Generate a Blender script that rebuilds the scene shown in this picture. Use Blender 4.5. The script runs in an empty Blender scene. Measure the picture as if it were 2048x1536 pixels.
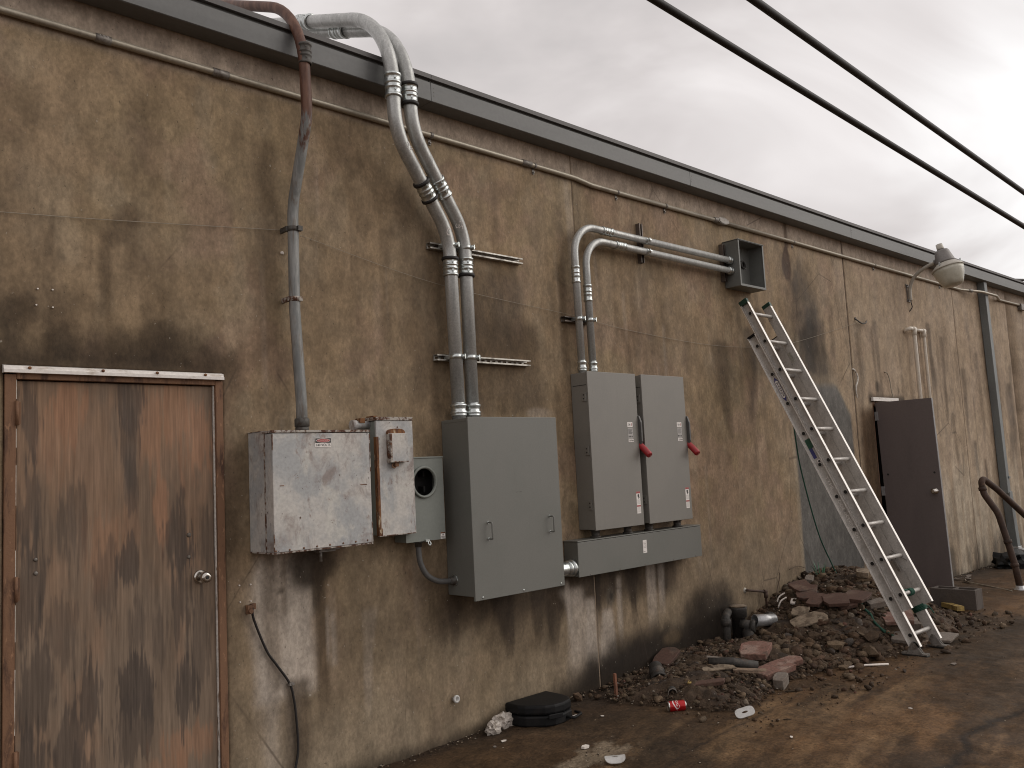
import bpy, bmesh, math, random
import numpy as np
from mathutils import Vector, Matrix

R = math.radians
scene = bpy.context.scene
col = scene.collection
random.seed(7)

# ------------------------------------------------------------------ camera
cam_d = bpy.data.cameras.new("camera")
cam = bpy.data.objects.new("camera", cam_d)
col.objects.link(cam)
CW = ((0.7262066188778364, 0.0313020094343895, 0.6867635189083576),
      (-0.6856552089626808, 0.10564499241637001, 0.7202194596091441),
      (-0.0500088104273967, -0.9939111226778351, 0.0981824785637549))
cm = Matrix(((CW[0][0], -CW[0][1], -CW[0][2], 0.0),
             (CW[1][0], -CW[1][1], -CW[1][2], -4.415),
             (CW[2][0], -CW[2][1], -CW[2][2], 1.664),
             (0, 0, 0, 1)))
cam.matrix_world = cm
cam_d.sensor_fit = 'HORIZONTAL'
cam_d.sensor_width = 36.0
cam_d.lens = 1755.19 / 2048 * 36.0
cam_d.clip_start = 0.05
cam_d.clip_end = 1500
scene.camera = cam

# ------------------------------------------------------------------ world
SUN_EL, SUN_AZ = R(30), R(128)          # azimuth clockwise from +Y
world = bpy.data.worlds.new("World")
scene.world = world
world.use_nodes = True
wt = world.node_tree
wt.nodes.clear()


def wn(t, **k):
    n = wt.nodes.new(t)
    for a, b in k.items():
        setattr(n, a, b)
    return n


w_out = wn('ShaderNodeOutputWorld')
w_bg = wn('ShaderNodeBackground')
w_bg.inputs['Strength'].default_value = 0.1
w_sky = wn('ShaderNodeTexSky')
w_sky.sky_type = 'NISHITA'
w_sky.sun_disc = False
w_sky.sun_elevation = SUN_EL
w_sky.sun_rotation = SUN_AZ
w_tc = wn('ShaderNodeTexCoord')
w_map = wn('ShaderNodeMapping')
w_map.inputs['Scale'].default_value = (1.0, 1.0, 1.9)
w_map.inputs['Location'].default_value = (0.35, 0.1, 0.2)
w_n1 = wn('ShaderNodeTexNoise')
w_n1.inputs['Scale'].default_value = 2.6
w_n1.inputs['Detail'].default_value = 5
w_n1.inputs['Roughness'].default_value = 0.5
w_n1.inputs['Distortion'].default_value = 0.5
w_r = wn('ShaderNodeValToRGB')
cr = w_r.color_ramp
cr.elements[0].position = 0.27
cr.elements[0].color = (0.56, 0.525, 0.515, 1)
cr.elements[1].position = 0.60
cr.elements[1].color = (0.93, 0.88, 0.865, 1)
e = cr.elements.new(0.43)
e.color = (0.72, 0.67, 0.655, 1)
w_dot = wn('ShaderNodeVectorMath', operation='DOT_PRODUCT')
BR = Vector((0.968, 0.107, 0.228)).normalized()
w_dot.inputs[1].default_value = BR
w_nrm = wn('ShaderNodeVectorMath', operation='NORMALIZE')
w_add = wn('ShaderNodeMath', operation='MULTIPLY_ADD')
w_add.inputs[1].default_value = 0.11
w_br = wn('ShaderNodeMapRange', interpolation_type='SMOOTHSTEP')
w_br.inputs['From Min'].default_value = 1.015
w_br.inputs['From Max'].default_value = 1.055
w_mx = wn('ShaderNodeMix', data_type='RGBA')
w_mx.inputs[7].default_value = (1.12, 1.10, 1.09, 1)
w_sc = wn('ShaderNodeVectorMath', operation='SCALE')
w_sc.inputs['Scale'].default_value = 10.0
w_mix = wn('ShaderNodeMix', data_type='RGBA')
w_mix.inputs[0].default_value = 0.95
L = wt.links.new
L(w_tc.outputs['Generated'], w_map.inputs['Vector'])
L(w_map.outputs['Vector'], w_n1.inputs['Vector'])
L(w_n1.outputs[0], w_r.inputs['Fac'])
L(w_tc.outputs['Generated'], w_nrm.inputs[0])
L(w_nrm.outputs[0], w_dot.inputs[0])
L(w_n1.outputs[0], w_add.inputs[0])
L(w_dot.outputs['Value'], w_add.inputs[2])
L(w_add.outputs[0], w_br.inputs['Value'])
L(w_br.outputs['Result'], w_mx.inputs[0])
L(w_r.outputs['Color'], w_mx.inputs[6])
L(w_mx.outputs[2], w_sc.inputs[0])
L(w_sky.outputs['Color'], w_mix.inputs[6])
L(w_sc.outputs[0], w_mix.inputs[7])
L(w_mix.outputs[2], w_bg.inputs['Color'])
L(w_bg.outputs[0], w_out.inputs['Surface'])

sun_d = bpy.data.lights.new("sun", 'SUN')
sun_d.energy = 1.1
sun_d.angle = R(48)
sun_d.color = (1.0, 0.95, 0.88)
sun = bpy.data.objects.new("sun", sun_d)
col.objects.link(sun)
sdir = Vector((math.sin(SUN_AZ) * math.cos(SUN_EL), math.cos(SUN_AZ) * math.cos(SUN_EL), math.sin(SUN_EL)))
sun.rotation_euler = sdir.to_track_quat('Z', 'Y').to_euler()
sun.location = (5, -6, 12)

scene.view_settings.view_transform = 'Standard'
scene.view_settings.look = 'None'
scene.view_settings.exposure = 0.0
scene.view_settings.gamma = 1.0
scene.view_settings.use_curve_mapping = False
scene.render.engine = 'CYCLES'
scene.cycles.filter_width = 1.05


# ------------------------------------------------------------------ helpers
def ss(a, b, x):
    t = np.clip((np.asarray(x, float) - a) / (b - a), 0, 1)
    return t * t * (3 - 2 * t)


_rng = np.random.RandomState(11)
_LAT = _rng.rand(8, 128, 128)


def vn(x, y, k=0):
    x = np.asarray(x, float) + 1000.0
    y = np.asarray(y, float) + 1000.0
    xi = np.floor(x).astype(int)
    yi = np.floor(y).astype(int)
    fx = x - xi
    fy = y - yi
    fx = fx * fx * (3 - 2 * fx)
    fy = fy * fy * (3 - 2 * fy)
    T = _LAT[k % 8]
    a = T[xi % 128, yi % 128]
    b = T[(xi + 1) % 128, yi % 128]
    c = T[xi % 128, (yi + 1) % 128]
    d = T[(xi + 1) % 128, (yi + 1) % 128]
    return (a * (1 - fx) + b * fx) * (1 - fy) + (c * (1 - fx) + d * fx) * fy


def fbm(x, y, k=0, o=4):
    s = 0
    a = 0.5
    t = 0
    for i in range(o):
        s = s + a * vn(x * 2 ** i + 17.3 * i, y * 2 ** i + 5.1 * i, k + i)
        t += a
        a *= 0.55
    return s / t


def fillet(pts, rad, n=9):
    P = [Vector(p) for p in pts]
    if not isinstance(rad, (list, tuple)):
        rad = [rad] * (len(P) - 2)
    out = [P[0]]
    for i in range(1, len(P) - 1):
        a = (P[i - 1] - P[i])
        b = (P[i + 1] - P[i])
        la, lb = a.length, b.length
        a.normalize()
        b.normalize()
        ang = math.pi - a.angle(b)
        if ang < 1e-3:
            out.append(P[i])
            continue
        t = min(rad[i - 1] * math.tan(ang / 2), la * 0.75, lb * 0.75)
        r = t / math.tan(ang / 2)
        p0, p1 = P[i] + a * t, P[i] + b * t
        bis = (a + b).normalized()
        c = P[i] + bis * (r / math.cos(ang / 2))
        u = (p0 - c).normalized()
        v = (p1 - c)
        v = (v - u * v.dot(u)).normalized()
        for k in range(n + 1):
            th = ang * k / n
            out.append(c + (u * math.cos(th) + v * math.sin(th)) * r)
    out.append(P[-1])
    return out


def smooth(pts, n=8):
    P = [Vector(p) for p in pts]
    P = [P[0] * 2 - P[1]] + P + [P[-1] * 2 - P[-2]]
    out = []
    for i in range(1, len(P) - 2):
        for k in range(n):
            t = k / n
            a, b, c, d = P[i - 1], P[i], P[i + 1], P[i + 2]
            out.append(0.5 * ((2 * b) + (c - a) * t + (2 * a - 5 * b + 4 * c - d) * t * t + (3 * b - a - 3 * c + d) * t ** 3))
    out.append(P[-2])
    return out


class MB:
    def __init__(s):
        s.v, s.f, s.m, s.sm = [], [], [], []

    def add(s, verts, faces, mi=0, sm=False):
        o = len(s.v)
        s.v += [tuple(p) for p in verts]
        s.f += [tuple(i + o for i in f) for f in faces]
        s.m += [mi] * len(faces)
        s.sm += [sm] * len(faces)
        return s

    def box(s, x0, x1, y0, y1, z0, z1, mi=0):
        v = [(x0, y0, z0), (x1, y0, z0), (x1, y1, z0), (x0, y1, z0), (x0, y0, z1), (x1, y0, z1), (x1, y1, z1), (x0, y1, z1)]
        return s.add(v, [(0, 3, 2, 1), (4, 5, 6, 7), (0, 1, 5, 4), (1, 2, 6, 5), (2, 3, 7, 6), (3, 0, 4, 7)], mi)

    def obox(s, o, ax, ay, az, mi=0):
        """box with a corner at o and edge vectors ax, ay, az"""
        o, ax, ay, az = Vector(o), Vector(ax), Vector(ay), Vector(az)
        v = [o, o + ax, o + ax + ay, o + ay, o + az, o + ax + az, o + ax + ay + az, o + ay + az]
        F = [(0, 3, 2, 1), (4, 5, 6, 7), (0, 1, 5, 4), (1, 2, 6, 5), (2, 3, 7, 6), (3, 0, 4, 7)]
        if ax.cross(ay).dot(az) < 0:
            F = [f[::-1] for f in F]
        return s.add(v, F, mi)

    def prism(s, poly, off, mi=0, sm=False):
        P = [Vector(p) for p in poly]
        off = Vector(off)
        n = len(P)
        nv = Vector((0, 0, 0))
        for i in range(n):
            nv += P[i].cross(P[(i + 1) % n])
        if nv.dot(off) > 0:
            P = P[::-1]
        v = P + [p + off for p in P]
        s.add(v, [tuple(range(n)), tuple(range(2 * n - 1, n - 1, -1))], mi)
        o = len(s.v) - 2 * n
        F = [(o + i, o + n + i, o + n + (i + 1) % n, o + (i + 1) % n) for i in range(n)]
        s.f += F
        s.m += [mi] * n
        s.sm += [sm] * n
        return s

    def tube(s, pts, r, n=14, caps=True, mi=0, capmi=None):
        P = [Vector(p) for p in pts]
        k = len(P)
        rr = r if isinstance(r, (list, tuple)) else [r] * k
        T = []
        for i in range(k):
            t = (P[min(i + 1, k - 1)] - P[max(i - 1, 0)])
            T.append(t.normalized() if t.length > 1e-9 else (T[-1] if T else Vector((0, 0, 1))))
        up = Vector((0, 0, 1)) if abs(T[0].z) < 0.9 else Vector((1, 0, 0))
        u = (up - T[0] * up.dot(T[0])).normalized()
        vs = []
        for i in range(k):
            u = (u - T[i] * u.dot(T[i])).normalized()
            w = T[i].cross(u)
            for j in range(n):
                a = 2 * math.pi * j / n
                vs.append(P[i] + (u * math.cos(a) + w * math.sin(a)) * rr[i])
        F = []
        for i in range(k - 1):
            for j in range(n):
                j2 = (j + 1) % n
                F.append((i * n + j, i * n + j2, (i + 1) * n + j2, (i + 1) * n + j))
        o = len(s.v)
        s.add(vs, F, mi, True)
        if caps:
            cmi = mi if capmi is None else capmi
            s.f += [tuple(o + j for j in range(n - 1, -1, -1)), tuple(o + (k - 1) * n + j for j in range(n))]
            s.m += [cmi, cmi]
            s.sm += [False, False]
        return s

    def lathe(s, p0, axis, prof, n=20, mi=0, caps=True):
        """prof = [(distance along axis, radius), ...]"""
        a = Vector(axis).normalized()
        p0 = Vector(p0)
        up = Vector((0, 0, 1)) if abs(a.z) < 0.9 else Vector((1, 0, 0))
        u = (up - a * up.dot(a)).normalized()
        w = a.cross(u)
        vs, F = [], []
        k = len(prof)
        for t, r in prof:
            for j in range(n):
                th = 2 * math.pi * j / n
                vs.append(p0 + a * t + (u * math.cos(th) + w * math.sin(th)) * max(r, 1e-5))
        for i in range(k - 1):
            for j in range(n):
                j2 = (j + 1) % n
                F.append((i * n + j, i * n + j2, (i + 1) * n + j2, (i + 1) * n + j))
        o = len(s.v)
        s.add(vs, F, mi, True)
        if caps:
            s.f += [tuple(o + j for j in range(n - 1, -1, -1)), tuple(o + (k - 1) * n + j for j in range(n))]
            s.m += [mi, mi]
            s.sm += [False, False]
        return s

    def build(s, name, mats, parent=None, loc=None, bevel=0, segs=2, autosm=True):
        if not isinstance(mats, (list, tuple)):
            mats = [mats]
        if parent is not None:
            o0 = ORG[parent.name]
        else:
            o0 = Vector(loc) if loc is not None else sum((Vector(p) for p in s.v), Vector()) / max(1, len(s.v))
        me = bpy.data.meshes.new(name)
        me.from_pydata([tuple(Vector(p) - o0) for p in s.v], [], s.f)
        for m in mats:
            me.materials.append(m)
        me.polygons.foreach_set('material_index', s.m)
        me.polygons.foreach_set('use_smooth', s.sm)
        me.update()
        o = bpy.data.objects.new(name, me)
        col.objects.link(o)
        ORG[o.name] = o0
        if parent is not None:
            o.parent = parent
        else:
            o.location = o0
        if bevel:
            b = o.modifiers.new('bevel', 'BEVEL')
            b.width = bevel
            b.segments = segs
            b.limit_method = 'ANGLE'
            b.angle_limit = R(40)
        return o


ORG = {}


def tag(o, label, cat, group=None):
    o['label'] = label
    o['category'] = cat
    if group:
        o['group'] = group
    return o


def thing(name, loc, label, cat, group=None):
    o = bpy.data.objects.new(name, None)
    o.empty_display_size = 0.05
    col.objects.link(o)
    o.location = loc
    ORG[o.name] = Vector(loc)
    return tag(o, label, cat, group)


def text_mesh(body, x, z, y, width=None, height=None, align='CENTER', shear=0.0, bold=0.0):
    """returns verts/faces of lettering standing in the XZ plane at depth y"""
    cu = bpy.data.curves.new('lettering', 'FONT')
    cu.body = body
    cu.align_x = 'LEFT'
    cu.size = 1
    cu.shear = shear
    cu.offset = bold
    cu.resolution_u = 3
    ob = bpy.data.objects.new('lettering', cu)
    col.objects.link(ob)
    dg = bpy.context.evaluated_depsgraph_get()
    me = ob.evaluated_get(dg).to_mesh()
    V = [Vector(v.co) for v in me.vertices]
    F = [tuple(p.vertices) for p in me.polygons]
    ob.evaluated_get(dg).to_mesh_clear()
    bpy.data.objects.remove(ob)
    bpy.data.curves.remove(cu)
    x0 = min(v.x for v in V)
    x1 = max(v.x for v in V)
    y0 = min(v.y for v in V)
    y1 = max(v.y for v in V)
    sx = width / (x1 - x0) if width else height / (y1 - y0)
    sy = height / (y1 - y0) if height else sx
    out = []
    for v in V:
        out.append(((v.x - (x0 + x1) / 2) * sx, (v.y - (y0 + y1) / 2) * sy))
    return [(x + a, y, z + b) for a, b in out], F, out


# ------------------------------------------------------------------ materials
def lin(r, g, b):
    f = lambda c: (c / 255 / 12.92) if c / 255 <= 0.04045 else ((c / 255 + 0.055) / 1.055) ** 2.4
    return (f(r), f(g), f(b))


class NT:
    def __init__(s, name):
        s.mat = bpy.data.materials.new(name)
        s.mat.use_nodes = True
        s.t = s.mat.node_tree
        s.b = s.t.nodes['Principled BSDF']
        g = s.t.nodes.new('ShaderNodeNewGeometry')
        s.pos = g.outputs['Position']
        s.nor = g.outputs['Normal']

    def n(s, t, **k):
        x = s.t.nodes.new(t)
        for a, b in k.items():
            setattr(x, a, b)
        return x

    def l(s, a, b):
        s.t.links.new(a, b)

    def noise(s, scale, detail=4, rough=0.55, dist=0.0, off=0.0):
        m = s.n('ShaderNodeMapping')
        sc = scale if isinstance(scale, (tuple, list)) else (scale,) * 3
        m.inputs['Scale'].default_value = sc
        m.inputs['Location'].default_value = (off, off * 0.7, off * 1.3)
        s.l(s.pos, m.inputs['Vector'])
        x = s.n('ShaderNodeTexNoise')
        x.inputs['Scale'].default_value = 1.0
        x.inputs['Detail'].default_value = detail
        x.inputs['Roughness'].default_value = rough
        x.inputs['Distortion'].default_value = dist
        s.l(m.outputs[0], x.inputs['Vector'])
        return x.outputs[0]

    def voro(s, scale, feature='F1'):
        m = s.n('ShaderNodeMapping')
        sc = scale if isinstance(scale, (tuple, list)) else (scale,) * 3
        m.inputs['Scale'].default_value = sc
        s.l(s.pos, m.inputs['Vector'])
        x = s.n('ShaderNodeTexVoronoi')
        x.inputs['Scale'].default_value = 1.0
        x.feature = feature
        s.l(m.outputs[0], x.inputs['Vector'])
        return x.outputs['Distance']

    def ramp(s, val, lo, hi, a=0.0, b=1.0):
        x = s.n('ShaderNodeMapRange', interpolation_type='SMOOTHSTEP')
        x.inputs['From Min'].default_value = lo
        x.inputs['From Max'].default_value = hi
        x.inputs['To Min'].default_value = a
        x.inputs['To Max'].default_value = b
        s.l(val, x.inputs['Value'])
        return x.outputs['Result']

    def math(s, op, a, b=None):
        x = s.n('ShaderNodeMath', operation=op)
        for i, q in enumerate((a, b)):
            if q is None:
                continue
            if isinstance(q, (int, float)):
                x.inputs[i].default_value = q
            else:
                s.l(q, x.inputs[i])
        return x.outputs[0]

    def axis(s, i):
        x = s.n('ShaderNodeSeparateXYZ')
        s.l(s.pos, x.inputs[0])
        return x.outputs[i]

    def mix(s, fac, a, b, blend='MIX'):
        x = s.n('ShaderNodeMix', data_type='RGBA', blend_type=blend)
        for i, q in ((0, fac), (6, a), (7, b)):
            if isinstance(q, (int, float)):
                x.inputs[i].default_value = q
            elif isinstance(q, (tuple, list)):
                x.inputs[i].default_value = (*q[:3], 1)
            else:
                s.l(q, x.inputs[i])
        return x.outputs[2]

    def mixf(s, fac, a, b):
        x = s.n('ShaderNodeMix', data_type='FLOAT')
        for i, q in ((0, fac), (2, a), (3, b)):
            if isinstance(q, (int, float)):
                x.inputs[i].default_value = q
            else:
                s.l(q, x.inputs[i])
        return x.outputs[0]

    def attr(s, name):
        x = s.n('ShaderNodeAttribute')
        x.attribute_name = name
        return x.outputs['Color']

    def setp(s, key, v):
        if isinstance(v, (int, float)):
            s.b.inputs[key].default_value = v
        elif isinstance(v, (tuple, list)):
            s.b.inputs[key].default_value = (*v[:3], 1)
        else:
            s.l(v, s.b.inputs[key])

    def bump(s, h, strength=0.3, dist=0.01):
        x = s.n('ShaderNodeBump')
        x.inputs['Strength'].default_value = strength
        x.inputs['Distance'].default_value = dist
        s.l(h, x.inputs['Height'])
        s.l(x.outputs[0], s.b.inputs['Normal'])


def mat(name, base, rough=0.6, metal=0.0, layers=(), grain=0.10, gscale=60, bump=0.0, bscale=150, spec=0.5):
    """layers: (colour, scale, lo, hi, amount, roughness or None, metallic or None)"""
    t = NT(name)
    c = base
    r, m = rough, metal
    k = 0
    for Ly in layers:
        colr, sc, lo, hi, amt = Ly[:5]
        k += 1
        f = t.ramp(t.noise(sc, 5, 0.6, 0.3, off=3.7 * k + len(name)), lo, hi, 0, amt)
        c = t.mix(f, c, colr)
        if len(Ly) > 5 and Ly[5] is not None:
            r = t.mixf(f, r, Ly[5])
        if len(Ly) > 6 and Ly[6] is not None:
            m = t.mixf(f, m, Ly[6])
    if grain:
        g = t.ramp(t.noise(gscale, 3, 0.6), 0.25, 0.75, 1 - grain, 1 + grain)
        c = t.mix(1.0, c, t_gray(t, g), 'MULTIPLY')
    t.setp('Base Color', c)
    t.setp('Roughness', r)
    t.setp('Metallic', m)
    t.setp('Specular IOR Level', spec)
    if bump:
        t.bump(t.noise(bscale, 3), bump, 0.004)
    return t.mat


def t_gray(t, v):
    x = t.n('ShaderNodeCombineColor')
    for i in range(3):
        t.l(v, x.inputs[i])
    return x.outputs[0]


RUST = (0.075, 0.028, 0.012)
RUST2 = (0.16, 0.062, 0.022)
M = {}
M['grey_paint'] = mat('grey_paint', (0.160, 0.159, 0.143), 0.45, 0, [((0.138, 0.142, 0.126), 2.5, 0.4, 0.7, 0.6), ((0.125, 0.122, 0.105), (22, 22, 1.3), 0.55, 0.8, 0.35), ((0.20, 0.195, 0.175), (7, 7, 5), 0.6, 0.8, 0.3)], grain=0.05, gscale=120, bump=0.05, bscale=500)
M['grey_paint_warm'] = mat('grey_paint_warm', (0.212, 0.20, 0.178), 0.46, 0, [((0.187, 0.178, 0.161), 2.5, 0.4, 0.7, 0.6), ((0.16, 0.148, 0.128), (22, 22, 1.3), 0.55, 0.8, 0.35), ((0.25, 0.235, 0.21), (7, 7, 5), 0.6, 0.8, 0.3)], grain=0.05, gscale=120, bump=0.05, bscale=500)
M['lever_grey'] = mat('lever_grey', (0.085, 0.082, 0.077), 0.5, grain=0.08)
M['box_grey'] = mat('box_grey', (0.155, 0.158, 0.147), 0.5, 0, [((0.12, 0.125, 0.117), 5, 0.4, 0.7, 0.7)], grain=0.06)
M['meter_grey'] = mat('meter_grey', (0.205, 0.22, 0.198), 0.5, 0, [((0.172, 0.185, 0.168), 4, 0.4, 0.7, 0.7)], grain=0.05)
M['dark_inside'] = mat('dark_inside', (0.012, 0.011, 0.010), 0.7, grain=0)
M['black'] = mat('black', (0.012, 0.011, 0.010), 0.5, grain=0.2)
M['black_plastic'] = mat('black_plastic', (0.006, 0.006, 0.0065), 0.6, 0, spec=.25, layers=[((0.014, 0.012, 0.011), 12, 0.5, 0.7, 0.7)], grain=0.15)
M['cable_black'] = mat('cable_black', (0.014, 0.011, 0.010), 0.6, grain=0.15)
M['zinc'] = mat('zinc', (0.62, 0.65, 0.645), 0.3, 0.9, [((0.46, 0.49, 0.47), 30, 0.4, 0.65, 0.8)], grain=0.12, gscale=80)
M['steel_pipe'] = mat('steel_pipe', (0.46, 0.465, 0.45), 0.36, 0.42, [((0.33, 0.335, 0.325), (14, 14, 2.5), 0.42, 0.66, 0.8, 0.5), ((0.60, 0.60, 0.59), (34, 34, 1.0), 0.52, 0.70, 0.6), ((0.24, 0.23, 0.215), (60, 60, 14), 0.64, 0.74, 0.6, 0.6)], grain=0.14, gscale=90)
M['strut'] = mat('strut', (0.46, 0.44, 0.40), 0.42, 0.7, [((0.2, 0.185, 0.165), 14, 0.45, 0.7, 0.8, 0.6)], grain=0.15)
M['strut_dark'] = mat('strut_dark', (0.15, 0.125, 0.11), 0.5, 0.5, [((0.07, 0.055, 0.045), 14, 0.45, 0.7, 0.8)], grain=0.15)
M['emt_old'] = mat('emt_old', (0.36, 0.32, 0.255), 0.42, 0.35, [((0.18, 0.15, 0.12), (3, 30, 30), 0.48, 0.72, 0.7), ((0.48, 0.44, 0.36), (1.2, 20, 20), 0.5, 0.7, 0.6)], grain=0.12)
M['fitting_old'] = mat('fitting_old', (0.24, 0.22, 0.2), 0.5, 0.4, [((0.1, 0.08, 0.06), 25, 0.45, 0.65, 0.8)], grain=0.15)
M['fitting_dark'] = mat('fitting_dark', (0.085, 0.08, 0.072), 0.6, 0.2, [((0.05, 0.035, 0.026), 25, 0.45, 0.65, 0.8)], grain=0.2)
M['fascia'] = mat('fascia', (0.130, 0.131, 0.127), 0.5, 0, [((0.10, 0.101, 0.10), (0.8, 6, 9), 0.42, 0.7, 0.7), ((0.16, 0.158, 0.152), (2, 8, 5), 0.55, 0.75, 0.5)], grain=0.06, gscale=40)
M['fascia_lip'] = mat('fascia_lip', (0.135, 0.128, 0.125), 0.5, 0, [((0.11, 0.105, 0.105), (0.8, 6, 9), 0.42, 0.7, 0.7)], grain=0.08, gscale=40)
M['downspout'] = mat('downspout', (0.17, 0.185, 0.185), 0.5, 0, [((0.11, 0.115, 0.115), (6, 6, 1.5), 0.45, 0.7, 0.8), ((0.24, 0.26, 0.255), 9, 0.6, 0.75, 0.5)], grain=0.08)
M['roof'] = mat('roof', (0.2, 0.19, 0.18), 0.9, grain=0.2)
M['plain_concrete'] = mat('plain_concrete', (0.3, 0.25, 0.19), 0.9, 0, [((0.2, 0.16, 0.12), 2, 0.4, 0.7, 0.8)], grain=0.15)
M['sealant'] = mat('sealant', (0.075, 0.05, 0.034), 0.8, 0, [((0.13, 0.095, 0.07), (10, 10, 3), 0.5, 0.7, 0.8)], grain=0.2)
M['sealant_tan'] = mat('sealant_tan', (0.225, 0.168, 0.118), 0.9, 0, [((0.11, 0.08, 0.052), (10, 10, 2), 0.5, 0.7, 0.8)], grain=0.2)
M['white_paint'] = mat('white_paint', (0.74, 0.70, 0.66), 0.5, 0, [((0.36, 0.29, 0.22), (9, 9, 30), 0.52, 0.75, 0.8)], grain=0.08)
M['caulk'] = mat('caulk', (0.66, 0.62, 0.56), 0.7, 0, [((0.2, 0.14, 0.09), (60, 60, 9), 0.56, 0.66, 0.9)], grain=0.2)
M['label_white'] = mat('label_white', (0.78, 0.74, 0.70), 0.5, grain=0.05)
M['label_grey'] = mat('label_grey', (0.40, 0.38, 0.36), 0.5, grain=0.05)
M['label_red'] = mat('label_red', (0.36, 0.075, 0.07), 0.5, grain=0.05)
M['label_ink'] = mat('label_ink', (0.035, 0.03, 0.028), 0.6, grain=0)
M['label_pink'] = mat('label_pink', (0.62, 0.33, 0.31), 0.5, grain=0.05)
M['label_blue'] = mat('label_blue', (0.045, 0.045, 0.16), 0.5, grain=0.05)
M['label_green'] = mat('label_green', (0.02, 0.075, 0.045), 0.5, grain=0.05)
M['red_grip'] = mat('red_grip', (0.33, 0.018, 0.022), 0.38, grain=0.05)
M['aluminium'] = mat('aluminium', (0.50, 0.475, 0.445), 0.45, 0.4, [((0.34, 0.32, 0.295), (14, 14, 9), 0.45, 0.7, 0.75, 0.55)], grain=0.12, gscale=70)
M['aluminium_edge'] = mat('aluminium_edge', (0.80, 0.77, 0.73), 0.42, 0.3, [((0.55, 0.52, 0.48), 20, 0.5, 0.7, 0.6)], grain=0.08)  # paler copy of the aluminium; bright light on the flanges put into the colour
M['green_plastic'] = mat('green_plastic', (0.012, 0.05, 0.034), 0.5, grain=0.2)
M['green_rope'] = mat('green_rope', (0.014, 0.07, 0.045), 0.8, grain=0.3, gscale=200, bump=0.6, bscale=300)
M['pvc'] = mat('pvc', (0.72, 0.66, 0.57), 0.45, 0, [((0.55, 0.49, 0.41), 10, 0.5, 0.7, 0.6)], grain=0.06)
M['door_grey'] = mat('door_grey', (0.138, 0.112, 0.106), 0.42, 0, [((0.115, 0.094, 0.089), (5, 5, 1.5), 0.4, 0.7, 0.7)], grain=0.06)
M['door_edge'] = mat('door_edge', (0.24, 0.235, 0.235), 0.45, 0, [((0.17, 0.16, 0.155), 8, 0.45, 0.7, 0.7)], grain=0.08)
M['chrome'] = mat('chrome', (0.58, 0.55, 0.51), 0.2, 1.0, [((0.3, 0.27, 0.23), 30, 0.5, 0.7, 0.5)], grain=0.05)
M['rust_pipe'] = mat('rust_pipe', (0.06, 0.032, 0.02), 0.75, 0, [((0.035, 0.02, 0.014), 8, 0.45, 0.65, 0.9), ((0.13, 0.075, 0.045), 14, 0.60, 0.74, 0.8)], grain=0.2, bump=0.3, bscale=120)
M['iron'] = mat('iron', (0.04, 0.036, 0.032), 0.65, 0.2, [((0.095, 0.08, 0.065), 14, 0.5, 0.7, 0.8), ((0.10, 0.05, 0.03), 9, 0.58, 0.72, 0.7)], grain=0.25, bump=0.4, bscale=120)
M['galv_grey'] = mat('galv_grey', (0.50, 0.50, 0.50), 0.36, 0.6, [((0.33, 0.33, 0.33), 14, 0.45, 0.7, 0.7)], grain=0.1)
M['brick_pink'] = mat('brick_pink', (0.20, 0.105, 0.08), 0.9, 0, [((0.29, 0.205, 0.165), 9, 0.45, 0.63, 0.85), ((0.085, 0.055, 0.04), 7, 0.52, 0.64, 0.8), ((0.09, 0.06, 0.042), 28, 0.56, 0.68, 0.7)], grain=0.2, bump=1.0, bscale=60)
M['brick_dark'] = mat('brick_dark', (0.090, 0.047, 0.033), 0.85, 0, [((0.14, 0.092, 0.066), 9, 0.5, 0.68, 0.8), ((0.06, 0.042, 0.034), 6, 0.5, 0.68, 0.8)], grain=0.2, bump=0.5, bscale=90)
M['pale_stone'] = mat('pale_stone', (0.24, 0.185, 0.13), 0.9, 0, [((0.10, 0.072, 0.048), 11, 0.46, 0.62, 0.9), ((0.32, 0.26, 0.19), 16, 0.55, 0.7, 0.7)], grain=0.2, bump=0.5, bscale=70)
M['grey_stone'] = mat('grey_stone', (0.19, 0.16, 0.135), 0.9, 0, [((0.14, 0.105, 0.08), 9, 0.48, 0.68, 0.8)], grain=0.2, bump=0.5, bscale=70)
M['block'] = mat('block', (0.09, 0.073, 0.062), 0.85, 0, [((0.065, 0.052, 0.043), 6, 0.42, 0.7, 0.8)], grain=0.18, gscale=120, bump=0.4, bscale=200)
M['wood_old'] = mat('wood_old', (0.20, 0.14, 0.095), 0.85, 0, [((0.09, 0.06, 0.04), (8, 8, 40), 0.45, 0.7, 0.8)], grain=0.2)
M['wood_yellow'] = mat('wood_yellow', (0.40, 0.28, 0.09), 0.8, 0, [((0.15, 0.10, 0.045), 14, 0.48, 0.66, 0.9)], grain=0.2)
M['stake'] = mat('stake', (0.19, 0.075, 0.04), 0.8, 0, [((0.10, 0.05, 0.03), (20, 20, 6), 0.5, 0.7, 0.7)], grain=0.2)
M['paper'] = mat('paper', (0.72, 0.66, 0.60), 0.8, grain=0.08)
M['tag_plastic'] = mat('tag_plastic', (0.55, 0.54, 0.52), 0.45, 0, [((0.38, 0.36, 0.33), 20, 0.5, 0.7, 0.6)], grain=0.06)
M['bag'] = mat('bag', (0.50, 0.45, 0.40), 0.4, 0, [((0.2, 0.165, 0.13), 30, 0.48, 0.62, 0.9)], grain=0.2)
M['can_red'] = mat('can_red', (0.42, 0.012, 0.014), 0.28, 0.35, grain=0.05)
M['can_metal'] = mat('can_metal', (0.5, 0.48, 0.46), 0.3, 1.0, grain=0.1)
M['can_white'] = mat('can_white', (0.8, 0.74, 0.72), 0.35, grain=0)
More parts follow.
